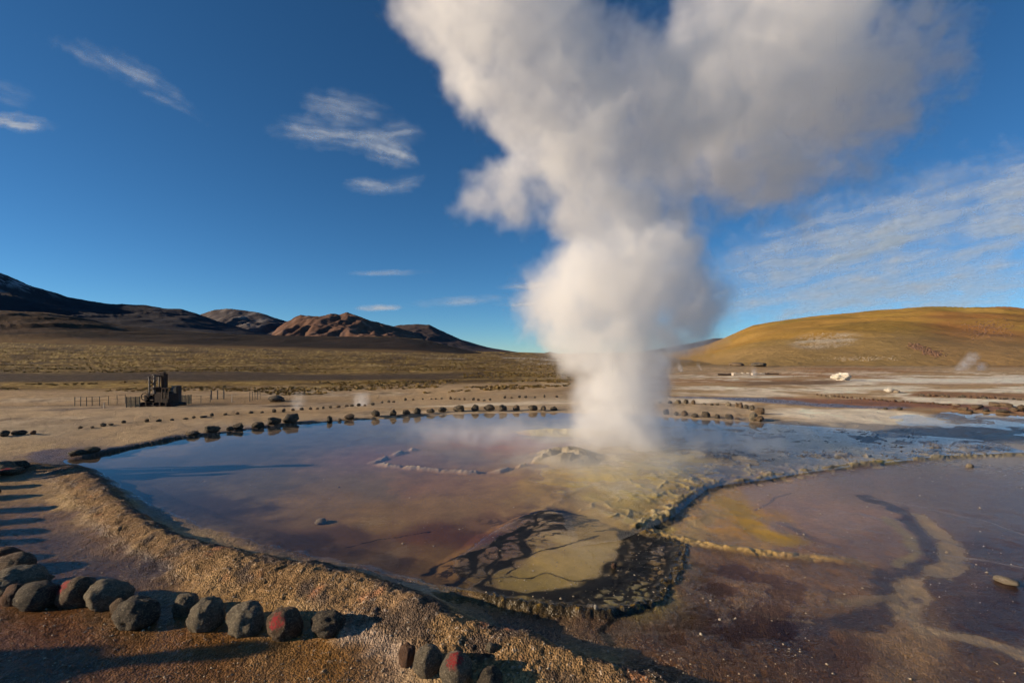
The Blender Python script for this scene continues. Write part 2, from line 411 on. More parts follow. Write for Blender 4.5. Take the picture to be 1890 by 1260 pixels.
def terrain(X, Y, colour=True):
    X = np.asarray(X, np.float32)
    Y = np.asarray(Y, np.float32)
    px, py = paint_coords(X, Y)
    near = Y < 19.0
    # warped coordinates make every outline crumble
    wx = X + fbm(X, Y, 0.5, 4, 21) * 0.05 + fbm(X, Y, 0.11, 2, 25) * 0.012
    wy = Y + fbm(X, Y, 0.5, 4, 31) * 0.05 + fbm(X, Y, 0.11, 2, 35) * 0.012
    big = fbm(X, Y, 1.6, 4, 41)
    mid = fbm(X, Y, 0.35, 4, 51)
    fine = fbm(X, Y, 0.06, 3, 61)
    grit = fbm(X, Y, 0.036, 2, 71)

    z = base_z(X, Y)
    sp = sdpoly(wx, wy, POOL)            # + inside the pool
    sl = sdpoly(wx, wy, LOBE)
    low = sdpoly(wx, wy, LOWER)
    br = sdpoly(wx, wy, BROWN)
    # shore around the pool
    z = z + 0.022 * ss(0.0, 0.8, -sp) * near + mid * 0.012 * near
    dsh, _, _ = seg_dist(wx, wy, POOL[1:12])
    bank = ss(0.42, 0.10, np.abs(dsh - 0.12) + 0.12 * mid) * (sp < 0.05) * ss(-1.0, -3.0, X)
    z = z + bank * np.clip(0.035 + 0.05 * big + 0.02 * mid, 0, .1)
    # pool floor
    floor = -0.055 - 0.02 * big
    dp = np.minimum(1.0, np.maximum(sp, 0) / 0.45)
    dvent = np.hypot(X - CONE[0] - 0.9, (Y - CONE[1] + 0.6) * 0.8)
    mat = ss(3.4, 1.6, dvent + big * 0.6) * ss(-0.9, 0.4, X - CONE[0] + 0.35 * (10 - Y))      # ochre mats just awash
    floor = floor + mat * (0.055 + 0.012 * mid)
    wetr = ss(3.6, 5.0, X + 0.1 * Y) * ss(8.4, 9.4, Y)                                 # crusty sheet on the right
    ridg = 1 - np.abs(fbm(X + 0.3 * mid, Y * 1.5, 0.8, 4, 81)) * 2.2
    floor = floor + wetr * (0.034 + 0.030 * np.clip(ridg, 0, 1) ** 7 + 0.006 * fine + 0.035 * ss(0.10, 0.55, big + 0.35 * mid) + 0.02 * ss(7.5, 10.5, X))
    inpool = sp > 0
    z = np.where(inpool, z * (1 - dp) + floor * dp, z)
    # crust arc and the two sinter heaps by the vent
    da, _, _ = seg_dist(wx, wy, ARC)
    arc = ss(0.13, 0.02, da + 0.03 * mid)
    z = z + arc * (0.049 + 0.015 * fine) * np.clip(0.55 + 1.7 * mid, 0.0, 1.1)
    rc = np.hypot(X - CONE[0], (Y - CONE[1]) * 0.9)
    heap = 0.11 * ss(0.85, 0.30, rc + 0.10 * mid) * (1 + 1.0 * mid + 0.2 * fine) - 0.14 * ss(0.26, 0.10, np.hypot(X - CONE[0] + 0.06, (Y - CONE[1] + 0.02) * 0.9) + 0.04 * mid)
    z = z + heap
    rp = np.hypot((X - PALE[0] - 0.4) * 0.55, (Y - PALE[1]))
    pale = ss(1.0, 0.2, rp + 0.12 * mid)
    z = z + 0.12 * pale * (1 + 0.5 * mid + 0.2 * fine)
    # outflow lobe: thin mats sloping to a lip
    lz = 0.004 - 0.042 * ss(0.45, 1.4, X + 0.1 * mid) + 0.004 * mid
    lb = np.where(sp > 0.02, ss(0, .25, sl), ss(-0.06, -0.02, sl))
    z = z * (1 - lb) + lz * lb
    # lower ground on the near right, stepping down over the terrace
    lowz = -0.032 - 0.012 * ss(0, 0.5, br) - 0.008 * ss(7.6, 5.6, Y) + 0.012 * big - 0.006 * ss(7.0, 4.0, Y) + 0.012 * mid * ss(7, 6, Y)
    dlow = ss(-0.012, 0.06 + 0.09 * ss(6.0, 6.6, Y), low)
    z = np.where(low > -0.05, z * (1 - dlow) + lowz * dlow, z)
    # terrace lips
    d1, _, s1 = seg_dist(wx, wy, T1)
    lip = ss(0.16, 0.02, d1 + 0.03 * mid)
    z = z + lip * np.clip(0.008 + 0.006 * fine + 0.024 * mid + 0.02 * big, -0.006, 0.03)
    d2, v2, s2 = seg_dist(wx, wy, T2, [1, 1, 1, .9, .8, .6, .0])
    lip2 = ss(0.15, 0.02, d2 + 0.03 * mid) * v2
    z = z + lip2 * np.clip(0.016 + 0.006 * fine + 0.024 * mid, 0, 0.04)
    dl, _, _ = seg_dist(wx, wy, np.vstack([LOWER[10:17]]))
    lip3 = ss(0.10, 0.02, dl + 0.03 * mid)
    z = z + lip3 * (0.003 + 0.008 * fine)
    vn = 1 - np.abs(fbm(X, Y, 0.12, 3, 151)) * 2.5
    z = z - 0.004 * ss(0.1, 0.6, vn) * ss(0.0, 0.1, sdpoly(wx, wy, VZ)) 
    # small scallops stepping towards the terrace
    sc_ = np.clip(1 - np.abs(fbm(X, Y * 0.8, 0.5, 3, 91)) * 3.0, 0, 1) ** 3 * ss(1.7, 0.3, d1) * ss(0, .1, -low)
    z = z + sc_ * 0.022 * (Y < 12) * (sl < 0)
    # thin layered ledges stepping down over the terrace
    led = ss(0.55, 0.10, d1 + 0.08 * mid) * ss(0.02, 0.0, sl)
    q_ = (z + 0.010 * mid + 0.006 * fine) / 0.011
    stp = (np.floor(q_) + ss(0.55, 0.95, q_ - np.floor(q_))) * 0.011
    z = z * (1 - led) + stp * led
    # the raised gravel rim round the near shore
    rk = np.array(RIM_H)
    d3, h3, s3 = seg_dist(wx + mid * 0.03, wy + mid * 0.03, RIM, RIM_H)
    _, w3, _ = seg_dist(X, Y, RIM, RIM_W)
    outer = s3 < 0                       # camera side
    prof = np.where(outer, np.exp(-(d3 / (w3 * 0.95)) ** 2), np.exp(-(d3 / (w3 * 0.62)) ** 2))
    lump = 1 + 0.20 * fbm(X, Y, 0.30, 3, 101) + 0.16 * big
    zr = h3 * prof * lump
    camside = ss(0.0, 0.25, -sp) * ss(0.05, -0.2, low) * near
    z = z + zr * (Y < 12)
    rimmask = np.clip(prof * 1.3, 0, 1) * (Y < 12)
    z = z + (0.022 * fbm(X, Y, 1.4, 3, 115) + 0.012 * fbm(X, Y, 0.5, 2, 117)) * ss(11, 15, Y + 0.2 * np.abs(X)) * (sp < -0.2)
    # grains
    dry = np.where(sp > 0, 0.10, 1.0) * np.where(low > 0, 0.22 + 0.9 * ss(5.6, 3.9, Y + 0.5 * big) * ss(6.5, -1.0, X), 1.0) * np.where(sl > 0, 0.1, 1.0)
    dry = np.where(rimmask > 0.25, 1.0, dry)
    gamp = dry * ss(16, 5, Y) * (0.55 + 0.45 * ss(0.2, 0.5, rimmask))
    z = z + gamp * (0.0050 * grit + 0.0030 * fine + 0.006 * np.abs(fbm(X, Y, 0.15, 2, 111)))
    ter = np.clip(lip + lip2 + arc + lip3, 0, 1)
    z = z + ter * (0.006 * grit + 0.006 * fine)
    z = z + 0.035 * fbm(X, Y, 1.8, 4, 113) * ss(7.5, 9.5, X) * ss(10.5, 12.0, Y) * ss(24, 20, Y)
    if not colour:
        return z

    # -------------------------------------------------------------- colour and wetness
    N = X.size
    xs = (X / np.maximum(Y, 1.6)).ravel()
    ls = np.log(np.maximum(Y, 1.6)).ravel()
    nw = (0.055 * mid + 0.05 * big).ravel()
    xs = xs + nw
    ls = ls + (0.05 * fbm(X, Y, 0.8, 4, 121)).ravel()
    acc = np.zeros((N, 4), np.float32)
    ws = np.zeros(N, np.float32)
    for k in range(len(CPa)):
        q = ((xs - _cx[k]) * 1.15) ** 2 + ((ls - _cy[k]) * 1.0) ** 2
        wgt = 1.0 / (q + 0.0012) ** 2
        acc += wgt[:, None] * CPa[k, 2:6][None].astype(np.float32)
        ws += wgt
    C = (acc / ws[:, None]).reshape(X.shape + (4,))
    col_, wet = C[..., :3], C[..., 3]

    def over(c, m, wv=None):
        nonlocal col_, wet
        m = np.clip(m, 0, 1)[..., None]
        col_ = col_ * (1 - m) + np.array(c, np.float32) * m
        if wv is not None:
            wet = wet * (1 - m[..., 0]) + wv * m[..., 0]

    def stroke(pts, wd, c, a=1.0, wv=None, soft=0.6, rough=0.5):
        P = pts if isinstance(pts, np.ndarray) else gnd(pts)
        d, _, _ = seg_dist(wx, wy, P)
        over(c, a * ss(wd * (1 + soft), wd * (1 - soft), d + wd * rough * mid + 0.006 * fine), wv)

    # the rim itself is one dry pale gravel, washed darker on its foot
    over((.195, .116, .053), 0.85 * ss(0.35, 0.8, rimmask) * (sl < 0.1), 0.08)
    over((.07, .05, .038), 0.85 * ss(0.0, 0.45, fbm(X, Y, 0.32, 4, 131) + 0.35 * (~outer) - 0.05) * ss(0.3, 0.8, rimmask), 0.3)
    over((.33, .13, .06), 0.5 * ss(0.35, 0.7, fbm(X, Y, 0.33, 3, 133)) * ss(0.4, 0.8, rimmask), 0.3)
    # pink and rusty blooms, the far-left bank's shadow and wet edge painted dark
    over((.30, .13, .09), 0.15 * ss(0.1, 0.7, big) * ss(0.3, 1.5, sp) * ss(2.6, 0.8, da), 1)
    over((.060, .044, .033), 0.9 * ss(0.30, 0.05, dsh + 0.10 * mid) * (sp < 0.1) * ss(2.0, -1.0, X), 0.7)
    # terrace crusts
    over((.22, .18, .095), 0.85 * lip, 0.5)
    over((.40, .33, .19), 0.75 * ss(0.50, 0.05, d1 + 0.15 * mid) * ss(0.05, 0.5, fbm(X, Y, 0.22, 4, 137)) * (sl < 0), 0.4)
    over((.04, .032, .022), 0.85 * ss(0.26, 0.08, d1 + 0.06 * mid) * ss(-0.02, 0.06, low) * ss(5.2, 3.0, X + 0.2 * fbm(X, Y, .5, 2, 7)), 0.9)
    over((.45, .33, .06), 0.8 * ss(0.5, 0.1, np.hypot(X - pt(1620, 850)[0], (Y - pt(1620, 850)[1]) * 1.4)) * lip, 0.6)
    over((.48, .32, .12), 0.85 * lip2, 0.6)
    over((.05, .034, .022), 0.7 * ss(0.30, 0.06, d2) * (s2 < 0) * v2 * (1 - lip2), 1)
    over((.46, .38, .29), 0.9 * arc * np.clip(0.5 + 1.6 * mid, 0.1, 1), 0.5)
    over((.27, .225, .155), 0.85 * ss(0.95, 0.5, rc), 0.6)
    over((.50, .43, .25), 0.8 * pale, 0.5)
    over((.45, .37, .22), 0.7 * np.clip(sc_, 0, 1) * (Y < 12) * (sl < 0), 0.7)
    over((.02, .019, .018), 0.9 * ss(0.35, 0.75, ridg) * wetr * (sp > 0) * ss(0.5, -0.3, big), 1)
    over((.45, .40, .34), 0.8 * ss(0.25, 0.55, big + 0.3 * mid) * wetr * ss(5.5, 8.0, X) * (sp > 0), 0.5)
    # swirls of the lower pool
    stroke([(1585, 912), (1640, 928), (1690, 955), (1716, 990), (1724, 1012), (1690, 1046), (1650, 1062), (1622, 1078), (1642, 1112), (1600, 1140), (1480, 1150)], .12, (.045, .028, .026), .9, 1, .55, 1.4)
    stroke([(1700, 946), (1740, 980), (1757, 1010), (1740, 1040), (1690, 1066), (1672, 1092), (1665, 1130), (1700, 1152), (1790, 1168), (1900, 1200)], .08, (.30, .215, .12), .85, .8, .6, 1.5)
    stroke([(1330, 918), (1372, 945), (1400, 968), (1450, 988)], .17, (.36, .215, .012), .8, .8, .8, .9)
    stroke([(1270, 985), (1290, 962), (1320, 940)], .10, (.30, .215, .09), .6, .7, .8, 1.0)
    stroke([(1640, 950), (1680, 985), (1690, 1010), (1660, 1035)], .06, (.24, .18, .08), .7, 1)
    stroke([(1600, 914), (1700, 929), (1820, 955), (1900, 982)], .012, (.30, .25, .22), .8)
    stroke([(1750, 1016), (1820, 1026), (1900, 1042)], .016, (.26, .22, .19), .8)
    stroke([(1395, 935), (1430, 915), (1460, 905)], .02, (.10, .07, .06), .8)
    stroke([(1440, 960), (1500, 985), (1540, 1000)], .05, (.09, .055, .05), .6, 1)
    stroke([(1250, 1065), (1320, 1095), (1420, 1125), (1500, 1140)], .02, (.16, .11, .06), .6)
    stroke([(1550, 1100), (1620, 1095), (1660, 1090)], .05, (.24, .18, .11), .6, .7)
    stroke([(1150, 1160), (1250, 1150), (1330, 1160)], .012, (.16, .11, .07), .6)
    # black algal channels
    over((.016, .017, .019), 0.95 * ss(0.55, 0.10, np.hypot((X - pt(1005, 958)[0]) * 0.55, Y - pt(1005, 958)[1]) + 0.2 * mid) * ss(0.15, 0.60, 1 - np.abs(fbm(X * 1.2 + .2 * mid, Y * 0.8, 0.22, 3, 141)) * 2.2), .5)
    for P, wd in VEINS:
        stroke(P, wd * 1.25, (.006, .0065, .007), .98, .45, .5, 1.3)
    fanz = ss(-0.02, 0.12, sdpoly(wx, wy, FAN))
    ck2 = 1 - np.abs(fbm(X * 0.75 + 0.25 * mid - 0.5 * Y, Y + 0.3 * X, 0.30, 4, 157)) * 2.4
    over((.006, .0065, .007), fanz * ss(0.66, 0.86, ck2) * 0.9, .45)
    vz = ss(0.0, 0.10, sdpoly(wx, wy, VZ))
    crk = 1 - np.abs(fbm(X, Y, 0.12, 3, 151)) * 2.5
    over((.007, .0075, .008), vz * ss(0.05, 0.5, crk) * 0.96, .45)
    over((.030, .024, .012), 0.8 * lip3, 1)
    over((.20, .12, .02), 0.8 * lip3 * ss(0.35, 0.6, fine), 1)
    # a bed under standing water has no shine of its own
    wet = np.where(((sp > 0) & (z < -0.004)) | ((low > 0) & (z < -0.056)), 0.0, wet)
    # everything has some speckle
    sp_ = 1 + 0.16 * mid + 0.30 * fine * np.clip(gamp + 0.3 * ter + 0.15, 0, 1) + 0.40 * grit * np.clip(gamp + 0.10, 0, 1)
    col_ = col_ * sp_[..., None]
    over((.60, .52, .42), 0.7 * ss(0.55, 0.8, grit + 0.25 * mid) * np.clip(gamp, 0, 1) * 0.55)

    # -------------------------------------------------------------- the plain
    far = ss(13.5, 17.0, Y + 0.12 * np.abs(X) + 0.8 * big)
    wX = X + fbm(X, Y, 6.0, 3, 161) * 1.5
    wY = Y + fbm(X, Y, 6.0, 3, 171) * 1.2
    n1 = fbm(wX * 0.55, wY, 5.0, 5, 181)
    n2 = fbm(wX * 0.5, wY, 16.0, 5, 191)
    n3 = fbm(X, Y, 1.1, 4, 201)
    plain = np.empty(col_.shape, np.float32)
    plain[:] = (.41, .285, .155)
    pw = np.full(X.shape, 0.05, np.float32)

    def pov(c, m, wv=None):
        nonlocal plain, pw
        m = np.clip(m, 0, 1)[..., None]
        plain = plain * (1 - m) + np.array(c, np.float32) * m
        if wv is not None:
            pw = pw * (1 - m[..., 0]) + wv * m[..., 0]

    PXw = px + F * (wX - X) / np.maximum(Y, 2)
    PYw = HZ + HC * F / np.maximum(wY, 2) + 0.6 * n1

    def zone(pts, fx, amp=1.0, k=6.0):
        P = np.array([(a, b * k) for a, b in pts], float)
        s = sdpoly(PXw, PYw * k, P)
        return ss(-fx, fx, s + fx * 0.9 * n1 * amp)

    pov((.56, .47, .35), 0.6 * ss(0.0, 0.6, n1))
    pov((.22, .145, .075), 0.75 * ss(0.05, 0.55, n2 + 0.3 * n3))
    right = ss(0.15, 0.5, X / np.maximum(Y, 3))
    pov((.46, .31, .16), 0.7 * right)
    pov((.33, .17, .075), 0.85 * ss(0.05, 0.40, -n2 + 0.2 * n3) * right)
    pov((.78, .68, .52), 0.92 * ss(-0.05, 0.30, n1 + 0.25 * n3) * right * ss(75, 48, Y))
    # white sinter apron, purple seep, rusty shore on the right
    pov((.76, .66, .50), zone([(1390, 757), (1560, 755), (1680, 762), (1760, 773), (1700, 786), (1600, 788), (1440, 780), (1380, 776)], 26), .1)
    pov((.44, .33, .21), zone([(960, 742), (1230, 748), (1400, 752), (1400, 774), (1200, 766), (960, 760)], 20))
    pov((.13, .105, .115), zone([(1230, 733), (1400, 733), (1560, 744), (1700, 752), (1640, 757), (1500, 752), (1330, 743)], 12), .9)
    pov((.27, .13, .07), zone([(1360, 727), (1520, 734), (1700, 742), (1890, 752), (2100, 760), (2100, 766), (1890, 762), (1700, 753), (1500, 742)], 14), .4)
    pov((.09, .085, .085), zone([(1440, 783), (1600, 787), (1720, 784), (1890, 792), (2200, 800), (2200, 822), (1890, 812), (1700, 800), (1560, 792)], 14), .9)
    pov((.12, .11, .11), zone([(1680, 768), (1760, 762), (1890, 772), (2200, 780), (2200, 792), (1890, 788), (1760, 782)], 14), 1.)
    pov((.78, .70, .56), zone([(1560, 700), (1700, 692), (2100, 682), (2100, 702), (1890, 705), (1700, 706)], 22))
    pov((.76, .65, .48), zone([(1480, 712), (1700, 708), (1720, 716), (1560, 722)], 16))
    pov((.22, .14, .08), zone([(1380, 700), (1560, 697), (1560, 703), (1400, 712)], 20))
    pov((.74, .63, .47), zone([(1230, 726), (1420, 720), (1500, 728), (1400, 734)], 16) * .8)
    pov((.30, .17, .09), zone([(1700, 722), (1890, 728), (2100, 732), (2100, 738), (1890, 736), (1700, 730)], 12))
    # pale flats left of the vent
    pov((.49, .37, .235), zone([(-200, 740), (300, 730), (700, 722), (1050, 722), (1050, 735), (600, 748), (200, 775), (-200, 790)], 30) * .45)
    pov((.26, .17, .085), zone([(-200, 800), (100, 790), (400, 778), (560, 775), (480, 790), (300, 806), (100, 838), (-200, 845)], 24) * .55)
    pov((.20, .14, .085), 0.7 * ss(0.25, 0.6, n1 - 0.4 * n3) * ss(0.1, -0.2, X / np.maximum(Y, 3)))
    pov((.70, .59, .43), zone([(760, 742), (900, 736), (1060, 736), (1060, 745), (860, 748)], 20) * .8)
    pov((.20, .15, .11), zone([(60, 752), (180, 744), (220, 748), (120, 758)], 10) * .9)
    pov((.06, .045, .035), zone([(480, 732), (560, 728), (580, 736), (500, 742)], 8) * .8)
    # golden grassland and the dark band in it on the left
    lg = ss(0.30, -0.05, X / np.maximum(Y, 3))
    grassm = lg * ss(31, 40, Y + 7 * n2 + 3 * n1)
    gcol = np.array((.20, .125, .036), np.float32) * (1 + 0.35 * n2 + 0.25 * n3)[..., None]
    plain = plain * (1 - grassm[..., None]) + gcol * grassm[..., None]
    pov((.075, .046, .020), grassm * ss(0.0, 0.45, -n1 - .4 * n2) * 0.9)
    pov((.36, .26, .085), grassm * ss(0.15, 0.6, n3 + 0.7 * n1) * 0.6)
    pov((.065, .045, .030), ss(44, 49, Y + 3 * n2 + n1) * ss(72, 60, Y + 5 * n2 + 2 * n1) * ss(0.02, -0.2, X / np.maximum(Y, 3)) * .93)
    pov((.24, .155, .06), ss(70, 100, Y) * (1 - lg) * 0.9)
    pov((.55, .48, .38), ss(0.25, 0.5, n2 + 0.3 * n1) * ss(80, 120, Y) * ss(360, 200, Y) * ss(-0.35, -0.1, X / np.maximum(Y, 3)) * ss(0.25, 0.05, X / np.maximum(Y, 3)) * .8)
    plain *= (1 + 0.34 * n3 + 0.18 * mid)[..., None]
    plain = np.clip(plain, 0.01, 0.8)
    col_ = col_ * (1 - far[..., None]) + plain * far[..., None]
    wet = wet * (1 - far) + pw * far
    gamp = np.clip(gamp + 0.25 * far, 0, 1)
    gamp = gamp + 1.0 * (ss(9, 15, Y + 0.2 * np.abs(X)) * (sp < 0))       # above 1: crusted flats
    return z, np.clip(col_, 0.004, 0.85), np.clip(wet, 0, 1), gamp


# ------------------------------------------------------------------ the ground: one sheet from behind the camera to the horizon
ug = np.arange(-1.34, 1.3401, 2.2 / F)
ext = [1.5, 1.8, 2.4, 3.5, 5.5, 9.0, 16.0, 32.0]
ug = np.concatenate([-np.array(ext[::-1]), ug, np.array(ext)])
pys = [HZ + HC * F / 2.0]
while pys[-1] > HZ + 2.2:
    h_ = pys[-1] - HZ
    pys.append(pys[-1] - (2.2 if h_ > 640 else 1.25 if h_ > 60 else 0.7))
yg = HC * F / (np.array(pys) - HZ)
yg = np.concatenate([[-80, -25, -9, -4, -2, -0.8, 0.2, 0.9, 1.4, 1.7], yg, [1000, 1400, 2000, 3000, 5000, 9000, 16000]])
NU, NV = len(ug), len(yg)
UU, YY = np.meshgrid(ug, yg)
XX = UU * np.maximum(YY, 2.0)
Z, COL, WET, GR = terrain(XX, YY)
co = np.stack([XX, YY, Z], -1).reshape(-1, 3).astype(np.float32)
idx = np.arange(NU * NV).reshape(NV, NU)
quads = np.stack([idx[:-1, :-1], idx[:-1, 1:], idx[1:, 1:], idx[1:, :-1]], -1).reshape(-1, 4)


def grid_mesh(name, co, quads):
    me = bpy.data.meshes.new(name)
    me.vertices.add(len(co))
    me.vertices.foreach_set('co', co.ravel())
    me.loops.add(quads.size)
    me.loops.foreach_set('vertex_index', quads.ravel().astype(np.int32))
    me.polygons.add(len(quads))
    me.polygons.foreach_set('loop_start', np.arange(0, quads.size, 4, dtype=np.int32))
    me.polygons.foreach_set('loop_total', np.full(len(quads), 4, np.int32))
    me.polygons.foreach_set('use_smooth', np.ones(len(quads), bool))
    me.update(calc_edges=True)
    return me


def set_attrs(me, colr, **floats):
    a = me.attributes.new('tone', 'FLOAT_COLOR', 'POINT')
    c4 = np.ones((len(me.vertices), 4), np.float32)
    c4[:, :3] = colr.reshape(-1, 3)
    a.data.foreach_set('color', c4.ravel())
    for k, v in floats.items():
        a = me.attributes.new(k, 'FLOAT', 'POINT')
        a.data.foreach_set('value', np.asarray(v, np.float32).ravel())


def ground_material():
    m = bpy.data.materials.new('sinter_and_gravel')
    m.use_nodes = True
    t = NT(m.node_tree)
    m.node_tree.nodes.clear()
    tone = t.n('ShaderNodeAttribute', attribute_name='tone').outputs['Color']
    wet = t.n('ShaderNodeAttribute', attribute_name='wet').outputs['Fac']
    grit = t.n('ShaderNodeAttribute', attribute_name='grit').outputs['Fac']
    pos = t.n('ShaderNodeNewGeometry').outputs['Position']
    n1 = t.noise(pos, 70.0, 3.0, 0.6)
    n2 = t.noise(pos, 9.0, 4.0, 0.6)
    f = t.math('ADD', t.math('MULTIPLY', t.math('SUBTRACT', n1, 0.5), 0.5), t.math('MULTIPLY', t.math('SUBTRACT', n2, 0.5), 0.4))
    vo = t.n('ShaderNodeTexVoronoi', {'Vector': pos, 'Scale': 80.0, 'Randomness': 1.0})
    gk = t.mrange(t.n('ShaderNodeSeparateXYZ', {0: vo.outputs['Color']}).outputs[0], 0.0, 1.0, -0.42, 0.48, False)
    g01 = t.math('MINIMUM', grit, 1.0)
    k = t.math('ADD', t.math('ADD', 1.0, f), t.math('MULTIPLY', gk, t.math('MULTIPLY', g01, t.math('LESS_THAN', grit, 1.02))))
    colr = t.vmath('SCALE', tone, scale=k)
    rough = t.mrange(wet, 0.0, 1.0, 0.95, 0.20, False)
    rough = t.math('ADD', rough, t.math('MULTIPLY', t.math('SUBTRACT', n2, 0.5), 0.25), clamp=True)
    bmp = t.n('ShaderNodeBump', {'Strength': t.mrange(grit, 0.0, 1.0, 0.10, 1.0, False), 'Distance': 0.02, 'Height': t.math('SUBTRACT', t.math('MULTIPLY', n1, 0.4), t.math('MULTIPLY', vo.outputs['Distance'], 0.55))})
    crust = t.mrange(grit, 1.0, 1.6)
    n3 = t.noise(t.vmath('MULTIPLY', pos, (1, 1, 1)), 2.2, 5.0, 0.62)
    bm2 = t.n('ShaderNodeBump', {'Strength': t.math('MULTIPLY', crust, 0.8), 'Distance': 0.12, 'Height': n3, 'Normal': bmp.outputs[0]})
    bmp = bm2
    bs = t.n('ShaderNodeBsdfPrincipled', {'Base Color': colr, 'Roughness': rough, 'Normal': bmp.outputs[0], 'IOR': 1.36,
                                          'Specular IOR Level': t.mrange(wet, 0.0, 1.0, 0.2, 0.42, False)})
    t.n('ShaderNodeOutputMaterial', {'Surface': bs.outputs[0]})
    return m


def hz(x, y):
    """height of the ground sheet at a point"""
    u = x / max(y, 2.0)
    i = min(max(int(np.searchsorted(ug, u)) - 1, 0), NU - 2)
    j = min(max(int(np.searchsorted(yg, y)) - 1, 0), NV - 2)
    a = min(max((u - ug[i]) / (ug[i + 1] - ug[i]), 0), 1)
    b = min(max((y - yg[j]) / (yg[j + 1] - yg[j]), 0), 1)
    return float((Z[j, i] * (1 - a) + Z[j, i + 1] * a) * (1 - b) + (Z[j + 1, i] * (1 - a) + Z[j + 1, i + 1] * a) * b)


def land(px, py):
    """where the line of sight through a photo pixel meets the modelled ground"""
    z = 0.0
    for _ in range(14):
        x, y, _z = pt(px, py, z)
        z = 0.5 * z + 0.5 * hz(x, y)
    return x, y, hz(x, y)


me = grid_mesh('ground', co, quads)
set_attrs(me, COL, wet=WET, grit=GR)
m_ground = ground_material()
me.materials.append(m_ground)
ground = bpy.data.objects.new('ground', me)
col.objects.link(ground)
tag(ground, kind='structure')

# ------------------------------------------------------------------ water: clear thin sheets over the mats
def water_material(name, tint, rip, rscale):
    m = bpy.data.materials.new(name)
    m.use_nodes = True
    t = NT(m.node_tree)
    m.node_tree.nodes.clear()
    geo = t.n('ShaderNodeNewGeometry')
    pos = geo.outputs['Position']
    ior = t.mrange(geo.outputs['Backfacing'], 0.0, 1.0, 1.21, 1 / 1.21, False)     # a thin film: the same loss from either side
    nz = t.noise(pos, rscale, 3.0, 0.55)
    nz2 = t.noise(t.vmath('MULTIPLY', pos, (1, 0.6, 1)), rscale * 0.12, 2.0, 0.5)
    h_ = t.math('ADD', nz, t.math('MULTIPLY', nz2, 3.0))
    bmp = t.n('ShaderNodeBump', {'Strength': rip, 'Distance': 0.01, 'Height': h_})
    fr = t.n('ShaderNodeFresnel', {'IOR': ior, 'Normal': bmp.outputs[0]})
    gl = t.n('ShaderNodeBsdfGlossy', {'Color': (1, 1, 1, 1), 'Roughness': 0.03, 'Normal': bmp.outputs[0]})
    tr = t.n('ShaderNodeBsdfTransparent', {'Color': tint})
    mx = t.n('ShaderNodeMixShader', {0: fr.outputs[0], 1: tr.outputs[0], 2: gl.outputs[0]})
    t.n('ShaderNodeOutputMaterial', {'Surface': mx.outputs[0]})
    return m


def sheet(name, P, z, mat):
    bm = bmesh.new()
    bm.faces.new([bm.verts.new((x, y, z)) for x, y in P])
    bmesh.ops.triangulate(bm, faces=bm.faces[:])
    me = bpy.data.meshes.new(name)
    bm.normal_update()
    for f_ in bm.faces:
        if f_.normal.z < 0:
            f_.normal_flip()
    bm.to_mesh(me)
    bm.free()
    me.materials.append(mat)
    o = bpy.data.objects.new(name, me)
    col.objects.link(o)
    tag(o, kind='structure')
    return o


def grow(P, k):
    c = P.mean(0)
    out = []
    n = len(P)
    area = 0.5 * sum(P[i][0] * P[(i + 1) % n][1] - P[(i + 1) % n][0] * P[i][1] for i in range(n))
    sg = 1 if area > 0 else -1
    for i in range(n):
        e = P[(i + 1) % n] - P[i - 1]
        nrm = np.array([e[1], -e[0]]) / (np.hypot(*e) + 1e-9) * sg
        out.append(P[i] + nrm * k)
    return np.array(out)


m_water = water_material('pool_water', (0.95, 0.91, 0.84, 1), 0.05, 9.0)
sheet('pool_water', grow(POOL, 0.12), 0.0, m_water)
m_film = water_material('film_water', (0.90, 0.86, 0.82, 1), 0.06, 14.0)
sheet('pool_water', gnd([(1195, 985), (1330, 1004), (1560, 1027), (1650, 1020), (1500, 960), (1480, 900), (1560, 866), (1700, 853), (1900, 846), (2600, 846), (3400, 1100), (2600, 1400), (1600, 1400),
                         (1300, 1300), (1150, 1245), (1000, 1195), (850, 1135), (840, 1085), (900, 1100), (1000, 1118), (1130, 1124), (1217, 1092), (1250, 1045), (1256, 1000)], -0.05), -0.054, m_film)
sheet('stream_water', np.array([pt(a, b, 0.0)[:2] for a, b in [(1640, 770), (1720, 760), (1890, 766), (2300, 780), (2500, 830), (1890, 806), (1760, 796), (1660, 785)]]), 0.018, m_water)
# ------------------------------------------------------------------ hills and mountains
def hill_material(name):
    m = bpy.data.materials.new(name)
    m.use_nodes = True
    t = NT(m.node_tree)
    m.node_tree.nodes.clear()
    tone = t.n('ShaderNodeAttribute', attribute_name='tone').outputs['Color']
    pos = t.n('ShaderNodeNewGeometry').outputs['Position']
    n1 = t.noise(pos, 0.35, 5.0, 0.65)
    n2 = t.noise(pos, 0.02, 5.0, 0.6)
    k = t.math('ADD', t.math('MULTIPLY', n1, 0.7), t.math('MULTIPLY', n2, 0.7))
    k = t.math('ADD', k, 0.3)
    bmp = t.n('ShaderNodeBump', {'Strength': 0.5, 'Distance': 1.2, 'Height': n1})
    bs = t.n('ShaderNodeBsdfPrincipled', {'Base Color': t.vmath('SCALE', tone, scale=k), 'Roughness': 1.0, 'Specular IOR Level': 0.1, 'Normal': bmp.outputs[0]})
    t.n('ShaderNodeOutputMaterial', {'Surface': bs.outputs[0]})
    return m


m_hill = hill_material('scrub_and_scree')


